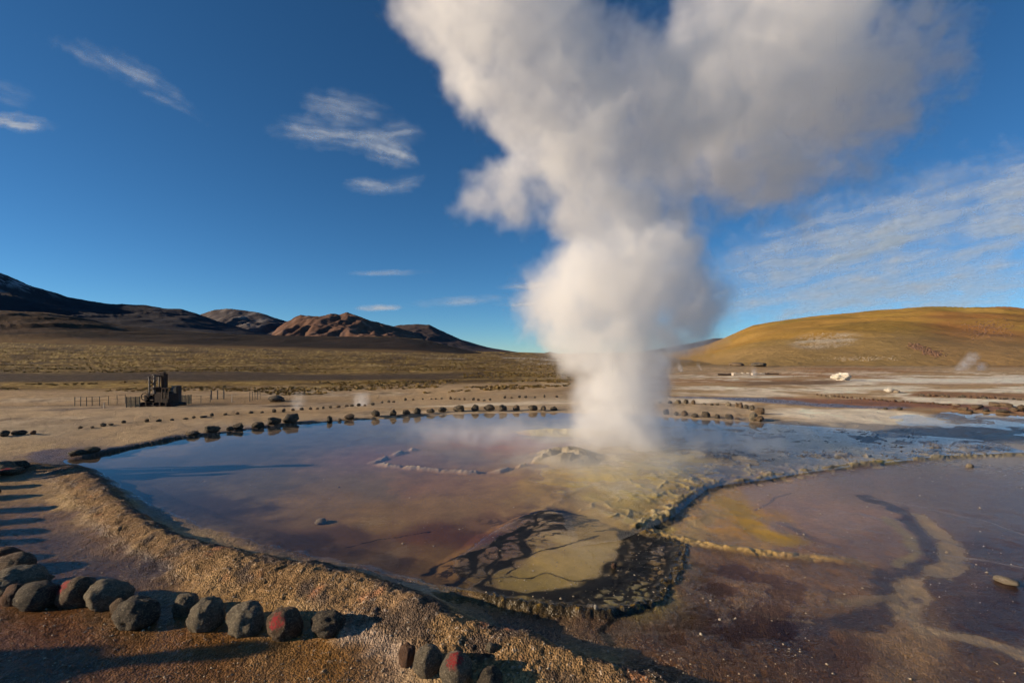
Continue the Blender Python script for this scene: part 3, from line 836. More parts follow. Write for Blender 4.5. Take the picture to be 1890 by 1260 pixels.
def range_of(name, ridge, foot, d_ridge, d_foot, back, tones, amp, wave, power=1.0, seed=1, step=2.5, rows=64, extra=None, kind='structure'):
    """a ridge line and the slope in front of it; ridge and foot are (px, py) profiles at their own distances"""
    ridge, foot = np.array(ridge, float), np.array(foot, float)
    pxs = np.arange(ridge[0, 0], ridge[-1, 0] + 0.1, step)
    ry = np.interp(pxs, ridge[:, 0], ridge[:, 1])
    fy = np.interp(pxs, foot[:, 0], foot[:, 1])
    tt = np.concatenate([np.linspace(0, 1, rows), 1 + np.linspace(0.06, 1, 10)])
    Tm, Pm = np.meshgrid(tt, pxs, indexing='ij')
    D = np.where(Tm <= 1, d_foot + (d_ridge - d_foot) * Tm, d_ridge + back * (Tm - 1))
    X = (Pm - CX) / F * D
    zr = HC + (HZ - ry) / F * d_ridge
    zf = HC + (HZ - fy) / F * d_foot
    tc_ = np.clip(Tm, 0, 1)
    kw = np.hanning(81)
    zs = np.convolve(np.pad(zr, 40, mode='edge'), kw / kw.sum(), mode='valid')
    zt = zs[None] + (zr - zs)[None] * tc_ ** 6
    Z = zf[None] + (zt - zf[None]) * tc_ ** power
    Z = np.where(Tm > 1, zr[None] - (zr[None] + 5) * ss(0, 1, Tm - 1), Z)
    Hh = np.maximum(zr - zf, 0)[None]
    n = fbm(X, D, wave, 5, seed)
    g = 1 - np.abs(fbm(X, D * 0.45, wave * 0.6, 4, seed + 5)) * 2
    env = np.sin(np.pi * np.clip(tc_, 0, 1)) ** 0.8
    edge = ss(0, 40, Pm - pxs[0]) * ss(0, 40, pxs[-1] - Pm) * 0.7 + 0.3
    Z = Z + Hh * amp * env * edge * (0.6 * n + 0.7 * (g - 0.4))
    Z = Z + Hh * amp * 0.10 * fbm(X, D, wave * 0.12, 3, seed + 9) * (Tm <= 1.0)
    C = np.empty(X.shape + (3,), np.float32)
    C[:] = tones[0]
    k = ss(-0.1, 0.5, fbm(X, D, wave * 0.5, 5, seed + 20))[..., None]
    C = C * (1 - k) + np.array(tones[1], np.float32) * k
    k = (0.8 * ss(0.2, 0.6, fbm(X, D, wave * 0.22, 5, seed + 30)))[..., None]
    C = C * (1 - k) + np.array(tones[2], np.float32) * k
    if extra:
        PYm = HZ - (Z - HC) / D * F
        C = extra(X, D, Z, Pm, PYm, Tm, C)
    co = np.stack([X, D, Z], -1).reshape(-1, 3).astype(np.float32)
    nv, nu = X.shape
    idx = np.arange(nv * nu).reshape(nv, nu)
    q = np.stack([idx[:-1, :-1], idx[:-1, 1:], idx[1:, 1:], idx[1:, :-1]], -1).reshape(-1, 4)
    me = grid_mesh(name, co, q)
    set_attrs(me, C)
    me.materials.append(m_hill)
    o = bpy.data.objects.new(name, me)
    col.objects.link(o)
    tag(o, kind=kind)
    return o


def lay(C, c, m):
    m = np.clip(m, 0, 1)[..., None]
    return C * (1 - m) + np.array(c, np.float32) * m


def snow(X, D, Z, P, PY, T, C):
    n = fbm(X, D, 160, 4, 77)
    C = lay(C, (.35, .36, .38), ss(0.1, 0.6, n + 0.5 * fbm(X, D * .4, 60, 4, 78)) * ss(560, 520, PY) * 0.8)
    return C


def pale_face(X, D, Z, P, PY, T, C):
    n = fbm(X, D * .5, 120, 5, 79)
    return lay(C, (.30, .26, .23), ss(-0.1, 0.5, n) * ss(0.35, .6, T) * ss(345, 400, P) * ss(520, 470, P) * 0.7)


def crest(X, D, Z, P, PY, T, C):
    C = lay(C, (.22, .145, .06), ss(0.90, 0.97, T) * ss(-.3, .3, fbm(X, D, 30, 3, 80)))  # sunlit edge along the ridge, painted into the tone
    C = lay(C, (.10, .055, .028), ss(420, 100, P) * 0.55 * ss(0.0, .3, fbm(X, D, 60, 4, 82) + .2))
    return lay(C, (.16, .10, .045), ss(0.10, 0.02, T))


range_of('mountain', [(-500, 430), (-250, 452), (-120, 458), (-60, 474), (0, 503), (30, 516), (50, 526), (85, 536), (105, 541), (125, 549), (170, 556), (215, 562), (224, 561), (270, 563), (302, 569), (335, 570), (362, 578), (400, 592),
                      (450, 606), (520, 622), (600, 640), (640, 655)],
         [(-500, 640), (640, 650)], 3600, 1500, 2500, [(.034, .031, .036), (.045, .038, .040), (.066, .056, .054)], .10, 620, .85, 3, extra=snow)
range_of('mountain', [(330, 640), (350, 600), (368, 581), (395, 572), (418, 569), (440, 572), (480, 577), (500, 584), (530, 593), (560, 604), (620, 622), (700, 650)],
         [(330, 645), (700, 650)], 5200, 3800, 2500, [(.070, .060, .062), (.095, .078, .076), (.14, .115, .11)], .12, 600, .9, 7, extra=pale_face)  # distance haze is mixed into these bluish tones
range_of('mountain', [(470, 640), (510, 606), (530, 593), (555, 580), (572, 583), (590, 584), (610, 578), (625, 581), (640, 577), (660, 583), (680, 591), (720, 601), (760, 612), (830, 640), (850, 652)],
         [(470, 645), (850, 652)], 4600, 3300, 2500, [(.15, .085, .06), (.10, .058, .045), (.24, .15, .11)], .24, 560, .9, 12)
range_of('mountain', [(690, 625), (720, 604), (735, 600), (765, 598), (792, 599), (810, 608), (850, 626), (900, 641), (970, 652), (1000, 656)],
         [(690, 648), (1000, 656)], 5400, 3600, 2500, [(.080, .058, .054), (.06, .047, .048), (.12, .085, .075)], .12, 600, 1.0, 17)  # tones include a slight bluish shift for haze
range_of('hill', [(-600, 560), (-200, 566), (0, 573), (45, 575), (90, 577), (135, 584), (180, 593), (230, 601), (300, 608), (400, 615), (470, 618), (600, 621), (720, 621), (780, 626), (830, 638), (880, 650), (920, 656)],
         [(-600, 628), (0, 635), (480, 646), (920, 657)], 950, 420, 500, [(.030, .020, .014), (.024, .017, .012), (.055, .035, .022)], .10, 160, .8, 23, extra=crest)  # very dark tones carry the shade on this hill's face
range_of('hill', [(985, 656), (1000, 652), (1015, 649), (1030, 652), (1045, 656)], [(985, 657), (1045, 657)], 2600, 2200, 500, [(.10, .07, .05)] * 3, .05, 200, 1, 31)
range_of('hill', [(1150, 656), (1190, 648), (1230, 641), (1270, 634), (1300, 628), (1320, 624), (1345, 624), (1400, 640), (1450, 656)], [(1150, 657), (1450, 657)], 2400, 1700, 500, [(.10, .075, .06), (.08, .06, .05), (.13, .1, .07)], .1, 200, 1, 37)


def golden(X, D, Z, P, PY, T, C):
    n = fbm(X, D, 25, 5, 90)
    C = lay(C, (.25, .19, .045), ss(-.1, .5, fbm(X * .5, D, 120, 3, 91)) * .6)
    C = lay(C, (.35, .155, .05), ss(1640, 1780, P + 60 * n) * ss(-.4, .3, fbm(X, D, 60, 4, 92) + ss(600, 650, PY) * .6) * .85)
    C = lay(C, (.20, .10, .055), ss(.15, .5, fbm(X, D, 14, 4, 93)) * ss(70, 20, np.hypot((P - 1825), (PY - 608) * 2.2)) * .9)
    C = lay(C, (.34, .23, .10), ss(0.22, 0.05, T) * .7)
    C = lay(C, (.46, .38, .27), ss(-.15, .25, fbm(X, D, 12, 4, 96)) * ss(1.25, .6, np.hypot((P - 1522) / 62, (PY - 629 + (P - 1522) * .06) / 15) + .3 * n))
    return C


range_of('hill', [(1180, 660), (1240, 650), (1300, 638), (1330, 628), (1360, 613), (1390, 600), (1420, 595), (1460, 591), (1500, 585), (1550, 581), (1600, 577), (1640, 574), (1680, 571), (1740, 570), (1762, 573), (1780, 577),
                  (1810, 572), (1850, 573), (1890, 575), (1980, 583), (2200, 600), (2700, 640)],
         [(1180, 690), (1400, 690), (1890, 690), (2700, 690)], 480, 85, 300, [(.36, .205, .048), (.29, .18, .040), (.40, .24, .065)], .13, 170, .82, 41, rows=120, extra=golden)


def crag(X, D, Z, P, PY, T, C):
    n = fbm(X, D, 9, 4, 95)
    return lay(C, (.09, .06, .045), ss(-.1, .25, n) * ss(30, 8, np.hypot(P - 1705, (PY - 645) * 1.8)))


range_of('hill', [(1560, 672), (1600, 662), (1640, 650), (1668, 638), (1684, 634), (1700, 640), (1725, 648), (1760, 656), (1800, 664), (1840, 672)],
         [(1560, 682), (1840, 682)], 175, 105, 60, [(.31, .19, .08), (.27, .175, .07), (.34, .22, .10)], .10, 18, .8, 47, step=1.5, extra=crag)
# ------------------------------------------------------------------ stones
from mathutils import noise as mn


def rock_mesh(name, seed, sub=3, crag=0.22, facet=0.5, red=None):
    rr = random.Random(seed)
    bm = bmesh.new()
    bmesh.ops.create_icosphere(bm, subdivisions=sub, radius=1.0)
    off = Vector((rr.uniform(-50, 50), rr.uniform(-50, 50), rr.uniform(-50, 50)))
    planes = []
    for _ in range(9):
        v = Vector((rr.gauss(0, 1), rr.gauss(0, 1), rr.gauss(0, .8))).normalized()
        planes.append((v, rr.uniform(.66, .95)))
    reds = []
    for v in bm.verts:
        n = v.co.normalized()
        r = 1.0
        for pv, pd in planes:                     # worn facets
            c = n.dot(pv)
            if c > 1e-3:
                r = min(r, 1 + (min(1.0, pd / c) - 1) * facet)
        f1 = mn.fractal(n * 1.3 + off, 1.0, 2.0, 3)
        f2 = mn.fractal(n * 5.0 + off, 1.0, 2.0, 3)
        f3 = mn.noise(n * 14.0 + off)
        r *= 1 + crag * (0.62 * f1 + 0.34 * f2 + 0.12 * f3)
        v.co = n * r
        q = 0.0
        if red:
            q = max(0.0, min(1.0, (n.dot(Vector(red).normalized()) - 0.86 + 0.08 * f2 + 0.06 * f3) / 0.05))
        reds.append(q)
    me = bpy.data.meshes.new(name)
    bm.to_mesh(me)
    bm.free()
    a = me.attributes.new('paint', 'FLOAT', 'POINT')
    a.data.foreach_set('value', reds)
    me.polygons.foreach_set('use_smooth', [True] * len(me.polygons))
    zs = [v.co.z for v in me.vertices]
    return me


def rock_material(name, c1, c2, c3, scale=6.0):
    m = bpy.data.materials.new(name)
    m.use_nodes = True
    t = NT(m.node_tree)
    m.node_tree.nodes.clear()
    tcn = t.n('ShaderNodeTexCoord').outputs['Object']
    oi = t.n('ShaderNodeObjectInfo')
    p = t.vmath('ADD', tcn, t.n('ShaderNodeCombineXYZ', {0: t.math('MULTIPLY', oi.outputs['Random'], 37.0), 1: 3.0, 2: 0.0}).outputs[0])
    n1 = t.noise(p, scale * 0.35, 5.0, 0.62)
    n2 = t.noise(p, scale * 1.6, 5.0, 0.7)
    n3 = t.noise(p, scale * 5.0, 3.0, 0.6)
    c = t.mixc(t.mrange(n1, 0.42, 0.60), c1, c2)
    c = t.mixc(t.mrange(n2, 0.50, 0.62), c, c3)
    c = t.mixc(t.math('MULTIPLY', t.mrange(n3, 0.30, 0.42, 1.0, 0.0), 0.6), c, (.02, .018, .016, 1))
    pa = t.n('ShaderNodeAttribute', attribute_name='paint').outputs['Fac']
    c = t.mixc(t.math('MULTIPLY', pa, t.mrange(n2, 0.40, 0.52)), c, (.46, .04, .045, 1))
    h_ = t.math('ADD', t.math('MULTIPLY', n2, 0.6), t.math('MULTIPLY', n3, 0.5))
    bmp = t.n('ShaderNodeBump', {'Strength': 1.0, 'Distance': 0.06, 'Height': h_})
    bs = t.n('ShaderNodeBsdfPrincipled', {'Base Color': c, 'Roughness': 0.85, 'Specular IOR Level': 0.25, 'Normal': bmp.outputs[0]})
    t.n('ShaderNodeOutputMaterial', {'Surface': bs.outputs[0]})
    return m


MR = {
    'grey': rock_material('grey_rock', (.15, .125, .09), (.25, .205, .14), (.40, .34, .25)),
    'dark': rock_material('dark_rock', (.065, .054, .043), (.12, .095, .068), (.25, .205, .14)),
    'brown': rock_material('brown_rock', (.11, .075, .047), (.18, .12, .075), (.31, .235, .155)),
    'rust': rock_material('rust_rock', (.16, .085, .05), (.22, .125, .08), (.11, .08, .06)),
    'white': rock_material('sinter_rock', (.62, .56, .46), (.70, .66, .58), (.42, .36, .28), 4.0),
    'pale': rock_material('pale_scree', (.34, .27, .19), (.42, .35, .26), (.24, .18, .12)),
    'tan': rock_material('tan_rock', (.36, .29, .20), (.46, .39, .30), (.28, .21, .14)),
}
ORD = {1: 'first', 2: 'second', 3: 'third', 4: 'fourth', 5: 'fifth', 6: 'sixth', 7: 'seventh', 8: 'eighth', 9: 'ninth', 10: 'tenth', 11: 'eleventh', 12: 'twelfth', 13: 'thirteenth', 14: 'fourteenth',
       15: 'fifteenth', 16: 'sixteenth', 17: 'seventeenth', 18: 'eighteenth', 19: 'nineteenth', 20: 'twentieth', 30: 'thirtieth', 40: 'fortieth', 50: 'fiftieth', 60: 'sixtieth'}
TENS = {20: 'twenty', 30: 'thirty', 40: 'forty', 50: 'fifty', 60: 'sixty'}


def nth(n):
    if n in ORD:
        return ORD[n]
    return TENS[n // 10 * 10] + '-' + ORD[n % 10]


def place_rock(name, mesh, mat, px, py, wpx, hpx, label, cat, group=None, rot=0.0, deep=0.80, sink=0.12, tilt=(0, 0)):
    """stone whose foot shows at (px, py) in the photo, w x h pixels large"""
    x, y, z = land(px, py)
    y2 = y + wpx / F * y * 0.35
    x2 = x * y2 / y
    z2 = hz(x2, y2)
    k = y2 / F
    o = bpy.data.objects.new(name, mesh)
    if not mesh.materials:
        mesh.materials.append(mat)
    if mesh.materials[0] != mat:
        mesh = mesh.copy()
        mesh.materials.clear()
        mesh.materials.append(mat)
        o.data = mesh
    sx_, sz_ = wpx * k / 1.86, hpx * k / 1.75
    o.scale = (sx_, sx_ * deep, sz_)
    o.location = (x2, y2, z2 + sz_ * (0.9 - 2 * sink))
    o.rotation_euler = (R(tilt[0]), R(tilt[1]), rot)
    col.objects.link(o)
    tag(o, label, cat, group)
    return o


NEAR = [  # px, foot py, w, h, material, crag, tilt, red mark direction, label
    (6, 1040, 56, 26, 'rust', .2, 0, None, 'low rust-brown stone cut by the left edge, furthest of the corner stones'),
    (24, 1066, 80, 40, 'brown', .2, 0, None, 'broad brown stone at the left edge behind the two dark boulders'),
    (36, 1100, 86, 52, 'grey', .25, 10, None, 'dark lichened boulder at the left edge behind a small leaning stone'),
    (26, 1120, 40, 46, 'rust', .25, 25, None, 'small reddish stone leaning against the dark boulders at the left edge'),
    (70, 1128, 80, 54, 'dark', .16, -12, None, 'smooth dark oval boulder, first whole stone of the front row'),
    (143, 1122, 70, 60, 'brown', .2, 0, (-.6, -.45, .65), 'rounded brown stone with a red paint mark on its upper left side'),
    (200, 1127, 76, 60, 'grey', .25, 10, None, 'grey-green stone just right of the first red-marked stone'),
    (223, 1134, 36, 32, 'brown', .3, 0, None, 'small brown stone wedged in front of the grey-green stone'),
    (252, 1163, 84, 60, 'dark', .32, -10, None, 'low dark craggy stone lying forward of the front row'),
    (343, 1138, 46, 42, 'grey', .4, 0, None, 'small rough grey stone set back between two large stones'),
    (382, 1167, 62, 68, 'grey', .28, 18, None, 'tall pointed grey stone in the middle of the front row'),
    (455, 1175, 74, 62, 'grey', .3, 0, None, 'grey fractured stone left of the second red-marked stone'),
    (524, 1186, 66, 66, 'brown', .22, 14, (-.35, -.75, .5), 'upright brown stone with a dark red paint patch in the front row'),
    (606, 1178, 62, 54, 'dark', .42, 0, None, 'crusty dark stone at the right end of the front row against the gravel bank'),
    (752, 1232, 34, 46, 'rust', .4, 0, None, 'narrow crusted rust-dark stone at the foot of the gravel bank'),
    (790, 1252, 56, 60, 'grey', .12, 0, None, 'smooth round grey-green stone beside the red-marked stone at the bottom edge'),
    (842, 1278, 64, 70, 'grey', .16, 0, (-.05, -.5, .85), 'grey stone with a bright red paint mark on top at the bottom edge'),
    (905, 1282, 48, 46, 'dark', .28, 0, None, 'dark pointed stone cut by the bottom edge below the gravel bank'),
    (905, 1206, 19, 15, 'grey', .3, 0, None, 'fist-sized grey-green pebble lying on the gravel bank'),
    (14, 872, 34, 24, 'grey', .25, 20, None, 'grey leaning stone in the small cluster at the left end of the rim'),
    (30, 868, 40, 20, 'dark', .25, 0, None, 'dark flat stone behind the left cluster at the end of the rim'),
    (42, 862, 20, 9, 'dark', .2, 0, None, 'small dark stone at the right of the left rim cluster'),
    (22, 878, 42, 15, 'brown', .2, 0, (-.1, -.5, .8), 'flat brown stone with a red mark in the left rim cluster'),
    (143, 841, 28, 13, 'dark', .2, 0, None, 'left one of two dark stones at the left tip of the pool'),
    (169, 836, 29, 12, 'dark', .2, 0, None, 'right one of two dark stones at the left tip of the pool'),
]
for k, (px_, py_, w_, h_, mt, cg, tl_, red, lab) in enumerate(NEAR):
    me = rock_mesh('stone', 100 + k, 4 if w_ > 45 else 3, cg * .95, 0.45, red)
    place_rock('stone', me, MR[mt], px_, py_, w_ * .94, h_ * .90, lab, 'stone', 'stones laid out around the geyser', rot=0.0 if red else random.Random(k).uniform(-.6, .6), tilt=(0, tl_), sink=.19)

# the same border of stones goes on just outside the left edge of the view
EDGE = [(-30, 890, 40, 26), (-34, 905, 40, 30), (-30, 925, 44, 28), (-38, 950, 50, 40), (-34, 972, 48, 30), (-36, 992, 46, 32), (-40, 1012, 50, 30)]
for k, (px_, py_, w_, h_) in enumerate(EDGE):
    me = rock_mesh('stone', 160 + k, 3, .25)
    place_rock('stone', me, MR['brown'], px_, py_, w_, h_, '%s border stone beyond the left edge, counted from the far end' % nth(k + 1), 'stone', 'stones laid out around the geyser')

VAR = [rock_mesh('shore_stone', 300 + k, 3, .42, .9) for k in range(8)]
VARM = {}


def var(k, mt):
    if (k, mt) not in VARM:
        m2 = VAR[k].copy()
        m2.materials.clear()
        m2.materials.append(MR[mt])
        VARM[(k, mt)] = m2
    return VARM[(k, mt)]


def row(items, mats, fmt, group, seed):
    rr = random.Random(seed)
    for k, it in enumerate(items):
        px_, py_, w_, h_ = it
        mt = mats[rr.randrange(len(mats))]
        place_rock('shore_stone' if 'shore' in group else 'border_stone', var(rr.randrange(8), mt), MR[mt], px_, py_, w_ * .86, h_ * .9, fmt % nth(k + 1), 'stone', group, rot=rr.uniform(0, 6.28), sink=.08)


SHORE = [(356, 803, 28, 8), (391, 799, 30, 14), (425, 795, 16, 9), (440, 793, 20, 13), (476, 790, 24, 11), (506, 785, 27, 13), (537, 781, 34, 19), (608, 780, 13, 14), (627, 777, 9, 6), (645, 775, 20, 11), (693, 769, 19, 12),
         (726, 767, 16, 12), (750, 765, 17, 10), (770, 764, 16, 14), (795, 762, 19, 9), (817, 761, 19, 10), (847, 760, 25, 13), (877, 759, 17, 15), (903, 759, 23, 13), (928, 759, 20, 13), (953, 758, 18, 13), (984, 758, 20, 12),
         (1003, 758, 11, 10), (1022, 758, 16, 9), (1229, 765, 12, 12), (1248, 767, 12, 8), (1263, 768, 16, 12), (1283, 771, 17, 9), (1303, 771, 16, 13), (1324, 773, 14, 10), (1346, 774, 16, 11), (1361, 775, 11, 5)]
row(SHORE, ['dark', 'dark', 'brown', 'dark'], '%s stone from the left along the far shore of the pool', 'stones along the far shore', 3)
BEND = [(1390, 777, 22, 18), (1402, 778, 19, 12), (1402, 765, 17, 15), (1388, 757, 12, 11), (1377, 754, 10, 9), (1367, 753, 11, 12), (1360, 751, 9, 9), (1344, 749, 13, 8), (1324, 748, 7, 5), (1314, 748, 7, 4), (1300, 747, 7, 4), (1280, 746, 10, 10),
        (1266, 745, 11, 10), (1251, 745, 12, 8), (1236, 745, 9, 6), (1218, 744, 7, 5)]
row(BEND, ['brown', 'grey', 'dark', 'brown'], '%s stone of the right-hand bend, counted from its near corner backwards', 'stones bending back right of the steam', 4)
c4 = lambda L: [(460 + .3175 * a, 562 + .3175 * b, w_, h_) for a, b, w_, h_ in L]
BACK = [(148, 791, 10, 6), (170, 790, 9, 4), (190, 787, 13, 7), (205, 785, 10, 4), (228, 781, 8, 6), (271, 779, 9, 7), (293, 778, 12, 5), (317, 776, 9, 4), (342, 774, 10, 4), (358, 772, 7, 5), (375, 771, 18, 4), (391, 768, 8, 7), (416, 766, 8, 4), (438, 765, 8, 5),
        (463, 763, 10, 5), (484, 762, 8, 4)] + c4(
    [(145, 627, 10, 8), (200, 624, 7, 7), (253, 618, 8, 5), (305, 613, 9, 6), (355, 611, 7, 6), (397, 608, 6, 4), (430, 606, 7, 5), (472, 602, 8, 5), (517, 598, 9, 5), (565, 593, 9, 6), (597, 590, 9, 5), (637, 586, 9, 6), (672, 584, 7, 4), (717, 580, 10, 5),
     (772, 572, 6, 4), (810, 569, 8, 5), (838, 568, 7, 3), (907, 558, 7, 6), (952, 556, 6, 4), (1008, 552, 5, 4), (1058, 551, 5, 3), (1085, 551, 5, 3), (1118, 550, 5, 4), (1170, 551, 6, 6), (1195, 551, 5, 3), (1223, 554, 5, 3), (1250, 555, 7, 5),
     (1303, 556, 7, 6), (1330, 558, 7, 5), (1365, 560, 7, 3), (1400, 557, 6, 5), (1485, 545, 7, 6), (1525, 545, 5, 4), (1570, 542, 7, 5), (1607, 542, 8, 5), (1660, 543, 5, 4), (1715, 541, 5, 6), (1785, 540, 7, 5)])
row(BACK, ['dark', 'dark', 'brown'], '%s stone from the left in the long back row behind the far shore', 'back row of border stones', 5)
row([(8, 806, 17, 13), (36, 803, 23, 10), (61, 802, 13, 8)], ['dark', 'rust'], '%s of three stones on the sand at the far left, counted from the edge', 'three border stones at far left', 6)
EAST = [(1760, 755, 16, 7), (1778, 758, 18, 8), (1801, 755, 22, 9), (1808, 752, 16, 6), (1837, 750, 22, 9), (1856, 751, 20, 9), (1872, 759, 20, 8), (1885, 757, 16, 10), (1820, 760, 14, 5), (1850, 762, 26, 7), (1790, 762, 16, 5), (1634, 756, 10, 5), (1660, 757, 14, 6)]
row(EAST, ['brown', 'dark', 'rust', 'brown'], '%s stone of the heap beside the stream at the right edge', 'stones by the right-hand stream', 7)
rr = random.Random(9)
EROW = []
for k in range(34):
    t_ = k / 33
    EROW.append((1508 + t_ * 262, 729 + 20 * t_ ** .8 + rr.uniform(-.5, .5), rr.uniform(5, 9) * (.8 + .5 * t_), rr.uniform(3, 5)))
row(EROW, ['brown', 'rust', 'tan'], '%s stone from the left in the low line beside the rusty seep', 'low line of stones beside the seep', 8)
FROW = [(1700 + k * 13 + rr.uniform(-3, 3), 731 + k * .55 + rr.uniform(-.6, .6), rr.uniform(7, 13), rr.uniform(4, 6)) for k in range(16)]
row(FROW, ['rust', 'dark', 'brown'], '%s stone from the left in the dark line behind the sandy strip', 'dark line of stones at right', 12)


def single(px_, py_, w_, h_, mt, lab, seed, cg=.3, name='stone', sub=3):
    return place_rock(name, rock_mesh(name, seed, sub, cg), MR[mt], px_, py_, w_, h_, lab, 'stone', None, rot=seed * .7, sink=.12)


single(1857, 1081, 36, 11, 'tan', 'pale flat stone lying in the brown water near the right edge', 501)
single(592, 968, 24, 8, 'tan', 'pale flat stone lying alone in the shallow near side of the pool', 502)
single(1790, 863, 13, 7, 'tan', 'small tan stone at the right behind the lower pool', 503)
single(1133, 1050, 12, 10, 'rust', 'small reddish stone on the black algae channel', 504)
single(1099, 1127, 8, 8, 'white', 'small white stone at the dark lip of the outflow', 505)
single(1553, 702, 25, 14, 'white', 'big white sinter boulder standing alone on the plain', 506, .95, 'sinter_boulder', 4)
single(1642, 724, 16, 9, 'white', 'pale sinter block beside the low stones on the right plain', 507, .45)
single(1655, 725, 12, 6, 'tan', 'tan block right of the pale sinter block on the plain', 508, .45)
single(1400, 677, 34, 9, 'dark', 'dark rock hump at the foot of the golden hill', 509, .45, 'rock_outcrop')
single(1360, 675, 26, 6, 'brown', 'brown rock hump left of the dark one below the golden hill', 510, .45, 'rock_outcrop')
single(510, 742, 30, 12, 'dark', 'dark earth-brown rock hump right of the small post row', 511, .3, 'rock_outcrop')

# pale scree on the golden hill and along its foot: too many pieces to count
def scree(name, cells, mat, seed, lab, cat):
    rr = random.Random(seed)
    vs, fs = [], []
    oct_ = [(1, 0, 0), (-1, 0, 0), (0, 1, 0), (0, -1, 0), (0, 0, 1), (0, 0, -1)]
    tri = [(0, 2, 4), (2, 1, 4), (1, 3, 4), (3, 0, 4), (2, 0, 5), (1, 2, 5), (3, 1, 5), (0, 3, 5)]
    for (x, y, z, r) in cells:
        b = len(vs)
        sx_, sy_, sz_ = r * rr.uniform(.7, 1.4), r * rr.uniform(.7, 1.2), r * rr.uniform(.45, .9)
        a = rr.uniform(0, 6.28)
        for (p, q, s) in oct_:
            p, q, s = p * sx_ + rr.uniform(-.2, .2) * r, q * sy_ + rr.uniform(-.2, .2) * r, s * sz_ + rr.uniform(-.2, .2) * r
            vs.append((x + p * math.cos(a) - q * math.sin(a), y + p * math.sin(a) + q * math.cos(a), z + s * 1.0))
        fs += [tuple(b + i for i in f_) for f_ in tri]
    me = bpy.data.meshes.new(name)
    me.from_pydata(vs, [], fs)
    me.materials.append(mat)
    at = me.attributes.new('paint', 'FLOAT', 'POINT')
    o = bpy.data.objects.new(name, me)
    col.objects.link(o)
    tag(o, lab, cat, kind='stuff')
    return o


bpy.context.view_layer.update()
dg = bpy.context.evaluated_depsgraph_get()


def cast(px_, py_):
    """first hill surface along the line of sight through a pixel"""
    d_ = Vector(((px_ - CX) / F, 1.0, (HZ - py_) / F)).normalized()
    hit, loc, nrm, i_, ob, mw = sc.ray_cast(dg, Vector((0, 0, HC)), d_, distance=20000)
    return loc if hit and ob.name.split('.')[0] == 'hill' else None


rr = random.Random(21)
cells = []
for _ in range(1900):
    a, b = rr.gauss(0, 1), rr.gauss(0, 1)
    if a * a + b * b > 3.4:
        continue
    px_, py_ = 1522 + a * 30 + b * 6, 629 + b * 7.5 - a * 2.5
    if fbm(np.array([px_ / 10.]), np.array([py_ / 4.]), 1.2, 3, 5)[0] < -.15:
        continue
    l_ = cast(px_, py_)
    if l_:
        cells.append((l_.x, l_.y, l_.z, rr.uniform(.15, .55) * l_.y / 330))
for _ in range(260):
    px_, py_ = rr.gauss(1585, 36), rr.gauss(662, 2.4)
    l_ = cast(px_, py_)
    if l_:
        cells.append((l_.x, l_.y, l_.z, rr.uniform(.12, .36) * l_.y / 200))
scree('scree', cells, MR['pale'], 22, 'pale scree scattered over the golden hillside', 'scree')
cells = []
for _ in range(420):
    px_, py_ = rr.gauss(1822, 24), rr.gauss(607, 9)
    l_ = cast(px_, py_)
    if l_:
        cells.append((l_.x, l_.y, l_.z, rr.uniform(.2, .8) * l_.y / 330))
for _ in range(300):
    t_ = rr.random()
    px_, py_ = 1682 + 55 * t_ + rr.gauss(0, 6), 638 + 18 * t_ + rr.gauss(0, 2.5)
    l_ = cast(px_, py_)
    if l_:
        cells.append((l_.x, l_.y, l_.z, rr.uniform(.3, 1.0) * l_.y / 260))
scree('scree', cells, MR['rust'], 23, 'rusty crags and blocks on the right slope of the golden hill', 'scree')

# pebbles and sinter crumbs in the shallow water and on the flats
rr = random.Random(31)
cand = []
for _ in range(1900):
    px_, py_ = rr.uniform(300, 1890), 770 + 480 * rr.random() ** 1.6
    cand.append(pt(px_, py_)[:2] + (rr.random(), px_, py_))
cx_ = np.array([c_[0] for c_ in cand]); cy2 = np.array([c_[1] for c_ in cand])
zz = terrain(cx_, cy2, False)
nzz = fbm(cx_, cy2, 0.7, 3, 55)
cells = []
for (x, y, q, px_, py_), z, nn in zip(cand, zz, nzz):
    if nn + 0.2 * (px_ > 1150 and py_ > 900) < .12:
        continue
    if px_ < 1000 and py_ > 960 + (px_ - 500) * .18:
        continue
    r = (0.004 + 0.012 * q ** 5) * (0.6 + y / 14)
    cells.append((x, y, max(z, -0.055 if z < -0.03 else -0.004) + r * .3, r))
scree('pebbles', cells, MR['tan'], 32, 'pale sinter crumbs scattered in the shallow water', 'pebbles')
# gravel and small stones on the near bank
cand = []
for _ in range(5200):
    px_, py_ = rr.uniform(-150, 1500), 860 + 500 * rr.random() ** .8
    cand.append(pt(px_, py_)[:2] + (rr.random(), px_, py_))
cx_ = np.array([c_[0] for c_ in cand]); cy2 = np.array([c_[1] for c_ in cand])
zz = terrain(cx_, cy2, False)
sp_ = sdpoly(cx_.astype(np.float32), cy2.astype(np.float32), POOL)
nzz = fbm(cx_, cy2, 0.5, 3, 56)
cells = [(x, y, z + .002, 0.0025 + 0.008 * q ** 4) for (x, y, q, a, b), z, s, nn in zip(cand, zz, sp_, nzz) if s < -0.05 and nn > -.25 and z > -0.05]
scree('gravel', cells, MR['tan'], 33, 'loose gravel strewn over the near bank', 'gravel')
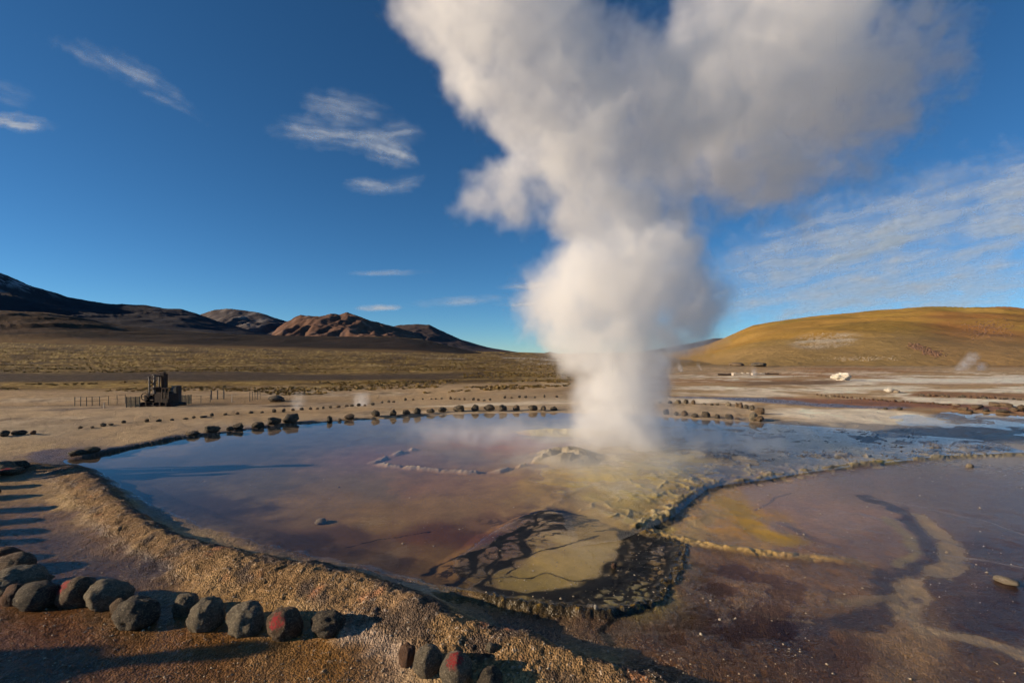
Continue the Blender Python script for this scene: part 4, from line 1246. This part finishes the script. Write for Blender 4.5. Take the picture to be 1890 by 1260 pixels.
# ------------------------------------------------------------------ the old well head, its cabinet and fences
def simple_mat(name, c, rough=.7, metal=0.0, var_=.35, scale=14.0, c2=None):
    m = bpy.data.materials.new(name)
    m.use_nodes = True
    t = NT(m.node_tree)
    m.node_tree.nodes.clear()
    p = t.n('ShaderNodeTexCoord').outputs['Object']
    n1 = t.noise(p, scale, 5.0, .65)
    cc = t.mixc(t.mrange(n1, .38, .66), c, c2 or tuple(x * (1 - var_) for x in c[:3]) + (1,))
    bmp = t.n('ShaderNodeBump', {'Strength': .4, 'Distance': .01, 'Height': n1})
    bs = t.n('ShaderNodeBsdfPrincipled', {'Base Color': cc, 'Roughness': rough, 'Metallic': metal, 'Normal': bmp.outputs[0]})
    t.n('ShaderNodeOutputMaterial', {'Surface': bs.outputs[0]})
    return m


m_iron = simple_mat('rusty_iron', (.022, .016, .013, 1), .75, .3, c2=(.05, .026, .017, 1))
m_pipe = simple_mat('weathered_pipe', (.16, .145, .125, 1), .6, .2, c2=(.04, .03, .035, 1))
m_cab = simple_mat('dark_cabinet', (.030, .028, .026, 1), .6, .2)
m_wire = simple_mat('green_wire', (.05, .075, .06, 1), .6, .3)
m_post = simple_mat('fence_steel', (.06, .055, .05, 1), .7, .3)
m_pale = simple_mat('pale_paint', (.62, .60, .55, 1), .7)
m_slab = simple_mat('old_concrete', (.46, .41, .34, 1), .9, c2=(.30, .25, .20, 1))


def box(bm, c, s, rz=0.0):
    g = bmesh.ops.create_cube(bm, size=1.0)
    ca, sa = math.cos(rz), math.sin(rz)
    for v in g['verts']:
        x, y, z = v.co.x * s[0], v.co.y * s[1], v.co.z * s[2]
        v.co = Vector((c[0] + x * ca - y * sa, c[1] + x * sa + y * ca, c[2] + z))
    return g['verts']


def tube(bm, a, b, r, seg=8, r2=None):
    a, b = Vector(a), Vector(b)
    d_ = b - a
    g = bmesh.ops.create_cone(bm, cap_ends=True, segments=seg, radius1=r, radius2=r if r2 is None else r2, depth=d_.length)
    q = d_.to_track_quat('Z', 'Y')
    for v in g['verts']:
        v.co = q @ v.co + (a + b) / 2


def ring(bm, c, rad, r, axis='Y', seg=14):
    pts = []
    for k in range(seg):
        a = k / seg * 2 * math.pi
        o_ = (math.cos(a) * rad, 0, math.sin(a) * rad) if axis == 'Y' else (0, math.cos(a) * rad, math.sin(a) * rad)
        pts.append(Vector(c) + Vector(o_))
    for k in range(seg):
        tube(bm, pts[k], pts[(k + 1) % seg], r, 5)


def part(name, fn, mat, parent, loc=None):
    bm = bmesh.new()
    fn(bm)
    me = bpy.data.meshes.new(name)
    bm.to_mesh(me)
    bm.free()
    me.materials.append(mat)
    o = bpy.data.objects.new(name, me)
    col.objects.link(o)
    if parent is not None:
        o.parent = parent
    if loc is not None:
        o.location = loc
    return o


def thing(name, loc, label, cat, group=None, rz=0.0):
    o = bpy.data.objects.new(name, None)
    col.objects.link(o)
    o.location = loc
    o.rotation_euler = (0, 0, rz)
    o.empty_display_size = .2
    return tag(o, label, cat, group)


x, y, z = land(283, 749)
S = y / F                      # metres per photo pixel at that distance
y += 0.5
wh = thing('well_head', (x, y, hz(x, y)), 'rusty geothermal well head with tall pipes inside the broken fence', 'well head')
part('skid', lambda b: (box(b, (0, -.45, .07), (66 * S, .10, .14)), box(b, (0, .45, .07), (66 * S, .10, .14)), [box(b, (k * 15 * S, 0, .07), (.10, .8, .10)) for k in (-2, -1, 0, 1, 2)]), m_iron, wh)
part('casing', lambda b: (tube(b, (-6 * S, 0, .1), (-6 * S, 0, 36 * S), .22, 14), tube(b, (-6 * S, 0, 12 * S), (-6 * S, 0, 14 * S), .33, 16), tube(b, (-6 * S, 0, 22 * S), (-6 * S, 0, 24 * S), .33, 16), tube(b, (-6 * S, 0, 33 * S), (-6 * S, 0, 36 * S), .32, 16)), m_iron, wh)
eb = part('engine_block', lambda b: (box(b, (11 * S, -.05, 15 * S), (26 * S, .62, 18 * S)), box(b, (8 * S, -.05, 25 * S), (18 * S, .5, 5 * S)), box(b, (20 * S, -.1, 9 * S), (10 * S, .7, 14 * S))), m_iron, wh)
part('exhaust', lambda b: (tube(b, (16 * S, .1, 27 * S), (16 * S, .1, 33 * S), .05), tube(b, (16 * S, .1, 33 * S), (19 * S, .1, 35 * S), .05)), m_pipe, eb)
part('flange', lambda b: (tube(b, (-20 * S, -.1, 15 * S), (-6 * S, -.1, 15 * S), .11, 12), tube(b, (-21 * S, -.1, 15 * S), (-19 * S, -.1, 15 * S), .2, 14)), m_iron, wh)
v_ = part('valve', lambda b: (box(b, (-22 * S, -.1, 16 * S), (7 * S, .26, 12 * S)), tube(b, (-22 * S, -.1, 22 * S), (-22 * S, -.1, 29 * S), .035)), m_iron, wh)
part('hand_wheel', lambda b: (ring(b, (-22 * S, -.3, 19 * S), .16, .02), tube(b, (-22 * S - .15, -.3, 19 * S), (-22 * S + .15, -.3, 19 * S), .015, 5)), m_iron, v_)
for (dx, dy, h1, r_) in [(-15, -.25, 56, .035), (-11, .2, 58, .03), (-6.5, -.22, 60, .045), (-2, .2, 55, .035)]:
    part('mast_pipe', lambda b: (tube(b, (dx * S, dy, 20 * S), (dx * S, dy, h1 * S), r_), tube(b, (dx * S, dy, (h1 - 1.5) * S), (dx * S, dy, h1 * S), r_ * 1.9)), m_pipe, wh)
part('mast', lambda b: (box(b, (5.2 * S, 0, 44 * S), (5 * S, .26, 34 * S)), box(b, (3 * S, 0, 62 * S), (6 * S, .2, 3 * S)), box(b, (-5 * S, 0, 57 * S), (16 * S, .34, 2.2 * S))), m_iron, wh)
part('brace', lambda b: (tube(b, (-15 * S, -.25, 36 * S), (-2 * S, -.25, 50 * S), .02, 5), tube(b, (-2 * S, -.25, 36 * S), (-15 * S, -.25, 50 * S), .02, 5), tube(b, (-16 * S, -.25, 44 * S), (0, -.25, 44 * S), .022, 5)), m_iron, wh)
part('guard_rail', lambda b: ([tube(b, (k * S, -.42, 2 * S), (k * S, -.42, 35 * S), .022, 6) for k in (14, 20, 26)], tube(b, (13 * S, -.42, 35 * S), (27 * S, -.42, 35 * S), .022, 6), tube(b, (13 * S, -.42, 26 * S), (27 * S, -.42, 26 * S), .018, 6)), m_iron, wh)
part('pipe_run', lambda b: ([tube(b, (-24 * S, -.5 + .16 * k, (4 + 2.6 * k) * S), (27 * S, -.5 + .16 * k, (4 + 2.6 * k) * S), .045, 8) for k in range(3)], [box(b, (k * S, -.4, 5 * S), (2.2 * S, .35, 8 * S)) for k in (-23, -12, 2, 14, 25)]), m_iron, wh)
part('bottom_tank', lambda b: (tube(b, (-17 * S, .25, 8 * S), (9 * S, .25, 8 * S), .20, 14)), m_pipe, wh)

x, y, z = land(317, 747)
y += .35
cb = thing('control_cabinet', (x, y, hz(x, y)), 'tall dark metal cabinet standing right of the well head', 'cabinet')


def cab_body(b):
    box(b, (0, 0, 21 * S), (11.5 * S, .34, 38 * S))
    bmesh.ops.bevel(b, geom=b.edges[:], offset=.02, segments=2, affect='EDGES')


part('cabinet_body', cab_body, m_cab, cb)
part('plinth', lambda b: box(b, (0, 0, 1 * S), (14 * S, .42, 3.6 * S)), m_iron, cb)
dr = part('cabinet_door', lambda b: box(b, (0, -.19, 22 * S), (9.5 * S, .02, 33 * S)), m_cab, cb)
part('door_handle', lambda b: box(b, (3.6 * S, -.21, 22 * S), (.03, .03, 3.4 * S)), m_pipe, dr)
part('name_plate', lambda b: box(b, (1.5 * S, -.208, 13.5 * S), (6 * S, .012, 3.2 * S)), m_pale, cb)
part('roof_cap', lambda b: box(b, (0, 0, 40.6 * S), (12.5 * S, .40, 1.0 * S)), m_cab, cb)


def fence(label, pts_px, h_px, n_post, mesh=False, group='fence pieces around the well head', rails=(.55, .95), r_=.016, name='wire_fence'):
    P = [land(a, b) for a, b in pts_px]
    fo = thing(name, P[0], label, 'fence', group)
    base = Vector(P[0])
    for k in range(n_post):
        t_ = k / max(1, n_post - 1) * (len(P) - 1)
        i = min(int(t_), len(P) - 2)
        q = Vector(P[i]).lerp(Vector(P[i + 1]), t_ - i)
        q.z = hz(q.x, q.y)
        hh = h_px * q.y / F
        part('post', lambda b: tube(b, (0, 0, -.05), (0, 0, hh), r_, 6), m_post, fo, q - base)
    for f_ in rails:
        for i in range(len(P) - 1):
            a, b_ = Vector(P[i]), Vector(P[i + 1])
            ha, hb = h_px * a.y / F * f_, h_px * b_.y / F * f_
            part('wire', lambda b: tube(b, a - base + Vector((0, 0, ha)), b_ - base + Vector((0, 0, hb)), .006, 4), m_post, fo)
    if mesh:
        def net(b):
            for i in range(len(P) - 1):
                a, b2 = Vector(P[i]), Vector(P[i + 1])
                n_ = 22
                hh = h_px * a.y / F
                for k in range(n_ + 1):
                    q = a.lerp(b2, k / n_) - base
                    tube(b, q + Vector((0, 0, .02)), q + Vector((0, 0, hh * .96)), .0065, 4)
                for k in range(9):
                    zz_ = hh * (.06 + .9 * k / 8)
                    tube(b, a - base + Vector((0, 0, zz_)), b2 - base + Vector((0, 0, zz_)), .005, 4)
        part('wire_net', net, m_wire, fo)
    return fo


fence('green wire-net panel left of the well head', [(233, 752), (258, 751)], 20, 4, True)
fence('green wire-net panel right of the dark cabinet', [(336, 746), (353, 745)], 18, 4, True)
fence('long sagging wire fence left of the well head', [(138, 748), (175, 747), (231, 744)], 17, 8)
fence('low wire fence between cabinet and the three-post frame', [(325, 746), (362, 744), (388, 742)], 14, 4)
fb = fence('dark three-post frame standing right of the well head', [(390, 737), (413, 736)], 17, 3, False, rails=(.06, .97), r_=.032, name='open_fence')
fence('short row of five thin posts right of the frame', [(461, 740), (480, 737)], 17, 5, False, rails=(.9,), r_=.014, name='stake_fence')
for (a, b, h_, lab) in [(428, 742, 15, 'single thin pale stake between the frame and the post row'), (192, 753, 11, 'single pale stake in front of the left wire fence')]:
    x, y, z = land(a, b)
    st = part('stake', lambda q: tube(q, (0, 0, -.05), (0, 0, h_ * y / F), .018, 6, .014), m_slab, None, (x, y, z))
    tag(st, lab, 'stake')

# low broken walls on the plain behind the vent
for (a0, a1, py_, h_, mt, lab) in [(1352, 1383, 693, 6, m_slab, 'pale low broken wall on the plain right of the steam'), (1326, 1351, 692.5, 4, m_iron, 'dark low bank left of the pale broken wall'),
                                   (1388, 1410, 692, 4.5, m_slab, 'short pale low wall behind a wisp of steam'), (1413, 1436, 691, 3.5, m_iron, 'dark low bank at the right end of the broken walls')]:
    xa, ya, za = land(a0, py_)
    xb, yb, zb = land(a1, py_)
    hh = h_ * ya / F

    def wall(b):
        n_ = 9
        rr_ = random.Random(int(a0))
        for k in range(n_):
            t0, t1 = k / n_, (k + 1) / n_
            box(b, (0 + (xb - xa) * (t0 + t1) / 2, (yb - ya) * (t0 + t1) / 2, hh * .5 * rr_.uniform(.7, 1.05)), ((xb - xa) / n_ * 1.06, .5, hh * rr_.uniform(.85, 1.15)), rr_.uniform(-.08, .08))
    tag(part('low_wall', wall, mt, None, (xa, ya, za - .03)), lab, 'wall', 'broken low walls on the plain')

# ------------------------------------------------------------------ tussock grass on the golden plain
m_grass = simple_mat('tussock_grass', (.23, .15, .045, 1), .9, c2=(.17, .11, .034, 1), scale=.6)
rr = random.Random(77)
cand = []
while len(cand) < 16000:
    yv = 30 * (240 / 30) ** rr.random()
    uv_ = rr.uniform(-1.3, .12)
    cand.append((uv_ * yv, yv))
ga = np.array(cand)
gz = terrain(ga[:, 0], ga[:, 1], False)
gn = fbm(ga[:, 0] * .5, ga[:, 1], 6.0, 4, 66) + .4 * fbm(ga[:, 0], ga[:, 1], 25.0, 3, 67)
vs, fs = [], []
for (x, y), z, n_ in zip(cand, gz, gn):
    if n_ < .0 or 43 < y < 66 and x / y < -.1 or y < 43 and n_ < .12:
        continue
    h_ = rr.uniform(.04, .12) * (1 + y / 220)
    for k in range(5):
        a = rr.uniform(0, 6.28)
        w_ = rr.uniform(.05, .11) * (1 + y / 180)
        dx, dy = math.cos(a) * w_, math.sin(a) * w_
        lx, ly = rr.uniform(-.15, .15), rr.uniform(-.15, .15)
        b = len(vs)
        vs += [(x - dx, y - dy, z - .02), (x + dx, y + dy, z - .02), (x + lx + dx * .5, y + ly, z + h_), (x + lx - dx * .5, y + ly + .05, z + h_ * .85)]
        fs.append((b, b + 1, b + 2, b + 3))
me = bpy.data.meshes.new('grass')
me.from_pydata(vs, [], fs)
me.materials.append(m_grass)
o = bpy.data.objects.new('grass', me)
col.objects.link(o)
tag(o, 'golden tussock grass covering the plain on the left', 'grass', kind='stuff')

# ------------------------------------------------------------------ visitors standing left of the view: their long shadows reach into it
m_cloth = simple_mat('dark_jacket', (.05, .055, .07, 1), .9)
m_trouser = simple_mat('trousers', (.07, .06, .05, 1), .9)
m_skin = simple_mat('skin', (.45, .28, .20, 1), .6, var_=.1)
m_hair = simple_mat('hair', (.03, .02, .015, 1), .7)


def person(x, y, h_, rz, lab, seed):
    rr_ = random.Random(seed)
    k = h_ / 1.75
    J = {'pelvis': (0, 0, .95, .15), 'waist': (0, 0, 1.10, .14), 'chest': (0, .01, 1.32, .165), 'neck0': (0, 0, 1.47, .08), 'neck': (0, 0, 1.54, .058), 'head0': (0, -.02, 1.60, .085), 'head': (0, -.025, 1.67, .098), 'crown': (0, -.01, 1.72, .075)}
    E = [('pelvis', 'waist'), ('waist', 'chest'), ('chest', 'neck0'), ('neck0', 'neck'), ('neck', 'head0'), ('head0', 'head'), ('head', 'crown')]
    for s, n_ in ((-1, 'l'), (1, 'r')):
        J.update({n_ + 'hip': (s * .10, 0, .90, .105), n_ + 'thigh': (s * .12, 0, .70, .085), n_ + 'knee': (s * .125, -.01, .50, .064), n_ + 'calf': (s * .13, .02, .34, .062), n_ + 'ankle': (s * .135, .02, .09, .045), n_ + 'ball': (s * .145, -.10, .045, .045), n_ + 'toe': (s * .15, -.18, .035, .032),
                  n_ + 'sho': (s * .19, 0, 1.41, .075), n_ + 'elbow': (s * .26, .02, 1.13, .055), n_ + 'wrist': (s * .27, -.06, .90, .036), n_ + 'palm': (s * .27, -.08, .83, .034)})
        E += [('pelvis', n_ + 'hip'), (n_ + 'hip', n_ + 'thigh'), (n_ + 'thigh', n_ + 'knee'), (n_ + 'knee', n_ + 'calf'), (n_ + 'calf', n_ + 'ankle'), (n_ + 'ankle', n_ + 'ball'), (n_ + 'ball', n_ + 'toe'),
              ('chest', n_ + 'sho'), (n_ + 'sho', n_ + 'elbow'), (n_ + 'elbow', n_ + 'wrist'), (n_ + 'wrist', n_ + 'palm')]
        for f_ in range(5):
            if f_ < 4:
                a, b, r_ = (s * .268, -.105 + f_ * .017, .765), (s * .262, -.11 + f_ * .017, .70 + abs(f_ - 1.4) * .008), .0095
            else:
                a, b, r_ = (s * .255, -.125, .82), (s * .245, -.14, .77), .011
            J[n_ + 'f%da' % f_] = a + (r_,)
            J[n_ + 'f%db' % f_] = b + (r_ * .85,)
            E += [(n_ + 'palm', n_ + 'f%da' % f_), (n_ + 'f%da' % f_, n_ + 'f%db' % f_)]
    names = list(J)
    me = bpy.data.meshes.new('person')
    me.from_pydata([tuple(c * k for c in J[n_][:3]) for n_ in names], [(names.index(a), names.index(b)) for a, b in E], [])
    o = bpy.data.objects.new('person', me)
    col.objects.link(o)
    sk = o.modifiers.new('skin', 'SKIN')
    for i, n_ in enumerate(names):
        sv = me.skin_vertices[0].data[i]
        sv.radius = (J[n_][3] * k, J[n_][3] * k * (.72 if n_ in ('waist', 'chest', 'pelvis') else 1))
        sv.use_root = n_ == 'pelvis'
    sk.use_smooth_shade = True
    su = o.modifiers.new('round', 'SUBSURF')
    su.levels = su.render_levels = 1
    me.materials.append(m_cloth)
    o.location = (x, y, hz(x, y))
    o.rotation_euler = (0, 0, rz)
    tag(o, lab, 'person', 'visitors standing left of the view')
    part('hair', lambda b: [setattr(v, 'co', Vector((v.co.x * .108, v.co.y * .115 + .01, v.co.z * .085 + 1.71)) * k) for v in bmesh.ops.create_icosphere(b, subdivisions=2, radius=1.0)['verts']], m_hair, o)
    return o


person(-10.3, 7.75, 1.75, R(100), 'person in a dark jacket standing nearest the left tip of the pool', 1)
person(-10.9, 7.15, 1.62, R(80), 'shorter person in a dark jacket standing behind the taller one', 2)
person(-7.9, 2.15, 1.75, R(95), 'person in a dark jacket standing left of the near stones', 3)
# ------------------------------------------------------------------ steam
def steam_material(name, density, color=(0.995, 0.993, 0.99)):
    m = bpy.data.materials.new(name)
    m.use_nodes = True
    t = NT(m.node_tree)
    m.node_tree.nodes.clear()
    at = t.n('ShaderNodeAttribute', attribute_name='density')
    pv = t.n('ShaderNodeVolumePrincipled', {'Color': color, 'Density': t.math('MULTIPLY', at.outputs['Fac'], density), 'Anisotropy': 0.35})
    pv.inputs['Density Attribute'].default_value = ''
    t.n('ShaderNodeOutputMaterial', {'Volume': pv.outputs[0]})
    return m


def steam(name, puffs, lo, hi, vox, mat, warp=((0.8, 0.5), (2.4, 0.2)), erode=(1.1, 0.55), th=0.18, gain=1.6, floor=None, seed=0.0):
    """a cloud of steam: geometry nodes melt the puffs together and tear them into a density grid.
    puffs: (x, y, z, radius, weight, stretch_z)"""
    vd = bpy.data.volumes.new(name)
    vd.materials.append(mat)
    o = bpy.data.objects.new(name, vd)
    col.objects.link(o)
    ng = bpy.data.node_groups.new(name + '_nodes', 'GeometryNodeTree')
    ng.interface.new_socket(name='Geometry', in_out='INPUT', socket_type='NodeSocketGeometry')
    ng.interface.new_socket(name='Geometry', in_out='OUTPUT', socket_type='NodeSocketGeometry')
    t = NT(ng)
    gi = t.n('NodeGroupInput')
    go = t.n('NodeGroupOutput')
    pos = t.n('GeometryNodeInputPosition').outputs[0]
    p = pos
    for sc_, amp in warp:
        nz = t.noise(t.vmath('ADD', pos, (seed * 3.7, seed, seed * 1.9)), sc_, 2.0, 0.5, out=1)
        p = t.vmath('ADD', p, t.vmath('MULTIPLY', t.vmath('SUBTRACT', nz, (0.5, 0.5, 0.5)), (amp * 2, amp * 2, amp * 2)))
    acc = None
    for (x, y, z, r, wt, sz) in puffs:
        if sz != 1.0:
            q = t.vmath('MULTIPLY', t.vmath('SUBTRACT', p, (x, y, z)), (1, 1, 1 / sz))
            d = t.vmath('LENGTH', q)
        else:
            d = t.vmath('DISTANCE', p, (x, y, z))
        f = t.mrange(d, r, 0.0, 0.0, wt)
        acc = f if acc is None else t.math('ADD', acc, f)
    acc = t.math('MINIMUM', acc, 1.6)
    nz = t.noise(t.vmath('ADD', p, (seed, seed * 2.2, 0)), erode[0], 6.0, 0.58)
    nz = t.math('MULTIPLY', t.math('SUBTRACT', nz, 0.5), erode[1] * 2)
    nf = t.noise(t.vmath('ADD', p, (seed * 4, 0, seed)), erode[0] * 4.0, 4.0, 0.6)
    nz = t.math('ADD', nz, t.math('MULTIPLY', t.math('SUBTRACT', nf, 0.5), erode[1] * 1.1))
    dn = t.math('MULTIPLY', t.math('SUBTRACT', t.math('ADD', acc, nz), th), gain)
    # denser knots and thin veils inside the cloud
    kn = t.noise(t.vmath('ADD', p, (0, seed * 5, seed)), erode[0] * 1.7, 5.0, 0.62)
    dn = t.math('MULTIPLY', dn, t.mrange(kn, 0.38, 0.63, 0.14, 1.4))
    # no density where the puffs do not reach at all
    dn = t.math('MULTIPLY', dn, t.mrange(acc, 0.0, 0.16))
    dn = t.math('MAXIMUM', dn, 0.0)
    dn = t.math('MINIMUM', dn, 1.5)
    if floor is not None:
        zz = t.n('ShaderNodeSeparateXYZ', {0: pos}).outputs[2]
        dn = t.math('MULTIPLY', dn, t.mrange(zz, floor, floor + 0.05))
    vc = t.n('GeometryNodeVolumeCube', {'Density': dn, 'Background': 0.0, 'Min': lo, 'Max': hi,
                                        'Resolution X': max(4, int((hi[0] - lo[0]) / vox)),
                                        'Resolution Y': max(4, int((hi[1] - lo[1]) / vox)),
                                        'Resolution Z': max(4, int((hi[2] - lo[2]) / vox))})
    sm = t.n('GeometryNodeSetMaterial')
    ng.links.new(vc.outputs[0], sm.inputs['Geometry'])
    sm.inputs['Material'].default_value = mat
    ng.links.new(sm.outputs[0], go.inputs[0])
    md = o.modifiers.new('steam', 'NODES')
    md.node_group = ng
    return o


PD = 10.3               # distance of the vent
rnd = random.Random(5)
PX = [  # px, py, radius px, weight, depth offset m
    (1140, 805, 105, 1.0, 0), (1215, 815, 80, .45, 0), (1070, 815, 60, .5, 0), (1140, 760, 100, 1.1, 0), (1130, 705, 92, 1.2, 0), (1185, 730, 70, .6, .2),
    (1130, 655, 95, 1.2, 0), (1180, 640, 95, 1.0, .2), (1090, 610, 90, 1.0, -.1),
    (1010, 590, 82, 1.0, -.2), (1030, 545, 102, 1.1, -.1), (1120, 560, 130, 1.2, 0), (1200, 545, 130, 1.2, .1), (1275, 545, 95, 1.0, .2),
    (1275, 600, 80, .9, .3), (1220, 610, 95, 1.0, .1), (1120, 480, 115, 1.1, 0), (1200, 480, 115, 1.1, .2), (1260, 490, 70, .8, .1),
    (1110, 420, 100, 1.1, 0), (1190, 410, 95, 1.0, .3), (1265, 430, 75, .75, .3), (1115, 350, 105, 1.1, 0), (1275, 370, 70, .7, .3),
    (870, 395, 62, .75, -.2), (905, 355, 72, .75, -.3), (960, 335, 72, .70, -.3), (990, 400, 62, .38, -.2), (1010, 310, 80, .8, -.2), (945, 410, 50, .35, 0),
    (1070, 300, 120, 1.1, 0), (1160, 310, 105, .9, .2), (1230, 290, 110, .9, .3), (1310, 320, 90, .8, .4),
    (1030, 215, 140, 1.1, -.2), (1140, 205, 140, 1.0, .1), (1250, 190, 130, .85, .4), (960, 250, 80, .8, -.3),
    (930, 140, 140, 1.0, -.4), (1040, 110, 140, 1.0, -.2), (1160, 110, 110, .8, .2), (870, 170, 75, .7, -.5),
    (850, 50, 130, 1.0, -.5), (960, 40, 140, .95, -.3), (1060, 30, 90, .7, -.2), (800, -20, 110, .9, -.6), (900, -70, 150, 1.0, -.5), (1020, -90, 120, .8, -.4),
    (1340, 90, 150, .95, .5), (1340, 210, 160, 1.0, .5), (1440, 150, 190, 1.0, .7), (1400, 300, 120, .95, .6), (1460, 325, 100, .85, .6), (1380, 355, 80, .75, .5),
    (1440, 30, 170, .95, .8), (1560, 90, 190, .8, 1.0), (1560, 220, 160, .68, .9), (1530, 300, 110, .55, .8), (1660, 130, 150, .55, 1.2), (1640, 240, 110, .42, 1.1),
    (1690, 30, 140, .5, 1.3), (1725, 150, 110, .42, 1.3), (1690, 300, 80, .34, 1.2), (1600, 330, 80, .40, 1.0), (1480, 400, 55, .45, .7), (1340, 400, 55, .5, .5), (1310, 10, 90, .7, .4), (1500, -90, 190, .9, .9), (1340, -100, 140, .8, .5), (1650, -100, 180, .7, 1.2),
    (1230, 150, 130, .8, .5), (1275, 255, 120, .8, .6), (1290, 110, 110, .7, .4), (1240, 60, 80, .5, .2),
    (850, -200, 170, .9, -.7), (1010, -220, 160, .8, -.5), (1420, -230, 180, .8, .8), (1600, -240, 190, .8, 1.2), (1200, -220, 150, .6, .2),
]
puffs = []
for (a, b, r, wt, dy) in PX:
    back = min(1.0, max(0.0, (a - 1180) / 260)) * min(1.0, max(0.0, (400 - b) / 120))       # the right-hand arm drifts away from us
    D = PD + dy + rnd.uniform(-0.25, 0.25) + 2.2 * back
    wt *= (0.74 if b < 335 else 1.0) * (1 - 0.12 * back) * (1 - 0.30 * min(1.0, max(0.0, (a - 1520) / 120)))
    puffs.append(((a - CX) / F * D, D, HC + (HZ - b) / F * D, r / F * D * 1.12, wt, 1.0))
m_steam = steam_material('steam', 1.4)
plume = steam('steam_plume', puffs, (-2.8, 6.4, -0.02), (13.6, 16.6, 14.0), 0.065, m_steam, warp=((0.7, 0.55), (2.0, 0.26)), erode=(0.9, 0.85), th=0.25, gain=2.1, seed=1.7, floor=0.0)
tag(plume, 'towering white column of geyser steam billowing from the vent in the pool', 'steam')

# thin mist creeping over the hot water round the vent
mp = []
for (a, b, r) in [(1130, 815, 150), (1010, 805, 140), (1270, 815, 150), (900, 805, 120), (1380, 812, 120), (1120, 860, 130), (1010, 850, 110), (1240, 858, 120), (800, 800, 90), (1150, 900, 90), (1160, 780, 140)]:
    x, y, z = pt(a, b + 10)
    mp.append((x, y, 0.10, r / F * y * 1.2, 0.8, 0.42))
mist = steam('steam_mist', mp, (-3.5, 6.0, 0.0), (7.5, 14.5, 1.5), 0.11, steam_material('mist', 0.85), warp=((1.0, .35), (3.0, .12)), erode=(1.3, .8), th=.25, gain=1.0, seed=4.4)
tag(mist, 'thin mist drifting low over the pool around the vent', 'mist', kind='stuff')
# small fumaroles on the plain
m_wisp = steam_material('wisp', 0.8)


def wisp(px_, py_, h_px, w_px, lean, lab, seed, dens=1.0):
    x, y, z = land(px_, py_)
    k = y / F
    pf = []
    n_ = 5
    for i in range(n_):
        t_ = i / (n_ - 1)
        pf.append((x + lean * h_px * k * t_, y, z + h_px * k * (t_ * .9 + .06), w_px * k * (.38 + .30 * t_), .75 * dens * (1 - .6 * t_), 1.2))
    r_ = w_px * k * 1.2
    xs = [p_[0] for p_ in pf]
    s_ = max(k * h_px, .3)
    o = steam('steam_wisp', pf, (min(xs) - r_, y - r_, z), (max(xs) + r_, y + r_, z + h_px * k * 1.25), max(r_ / 14, .03), m_wisp,
              warp=((2.2 / s_, .16 * s_), (6 / s_, .06 * s_)), erode=(3.0 / s_, .5), th=.12, gain=1.3, seed=seed)
    tag(o, lab, 'steam')
    return o


wisp(546, 757, 26, 34, .25, 'small white wisp of steam left behind the back row of stones', 3.1, 1.1)
wisp(664, 747, 18, 40, .25, 'low puff of steam behind the middle of the back row of stones', 4.2, 1.1)
wisp(1770, 684, 28, 26, 1.0, 'slanting wisp of steam rising at the foot of the golden hill', 5.3, 1.4)
wisp(1808, 684, 12, 18, .5, 'tiny puff of steam right of the slanting wisp', 6.3, 1.1)
wisp(1258, 686, 14, 14, -.4, 'faint wisp of steam just right of the big plume on the plain', 7.3, 1.0)
wisp(1294, 684, 13, 10, -.5, 'faint slanting wisp of steam left of the broken walls', 8.3, 1.0)
wisp(1392, 694, 14, 16, .0, 'faint puff of steam in front of the broken low walls', 9.3, .9)
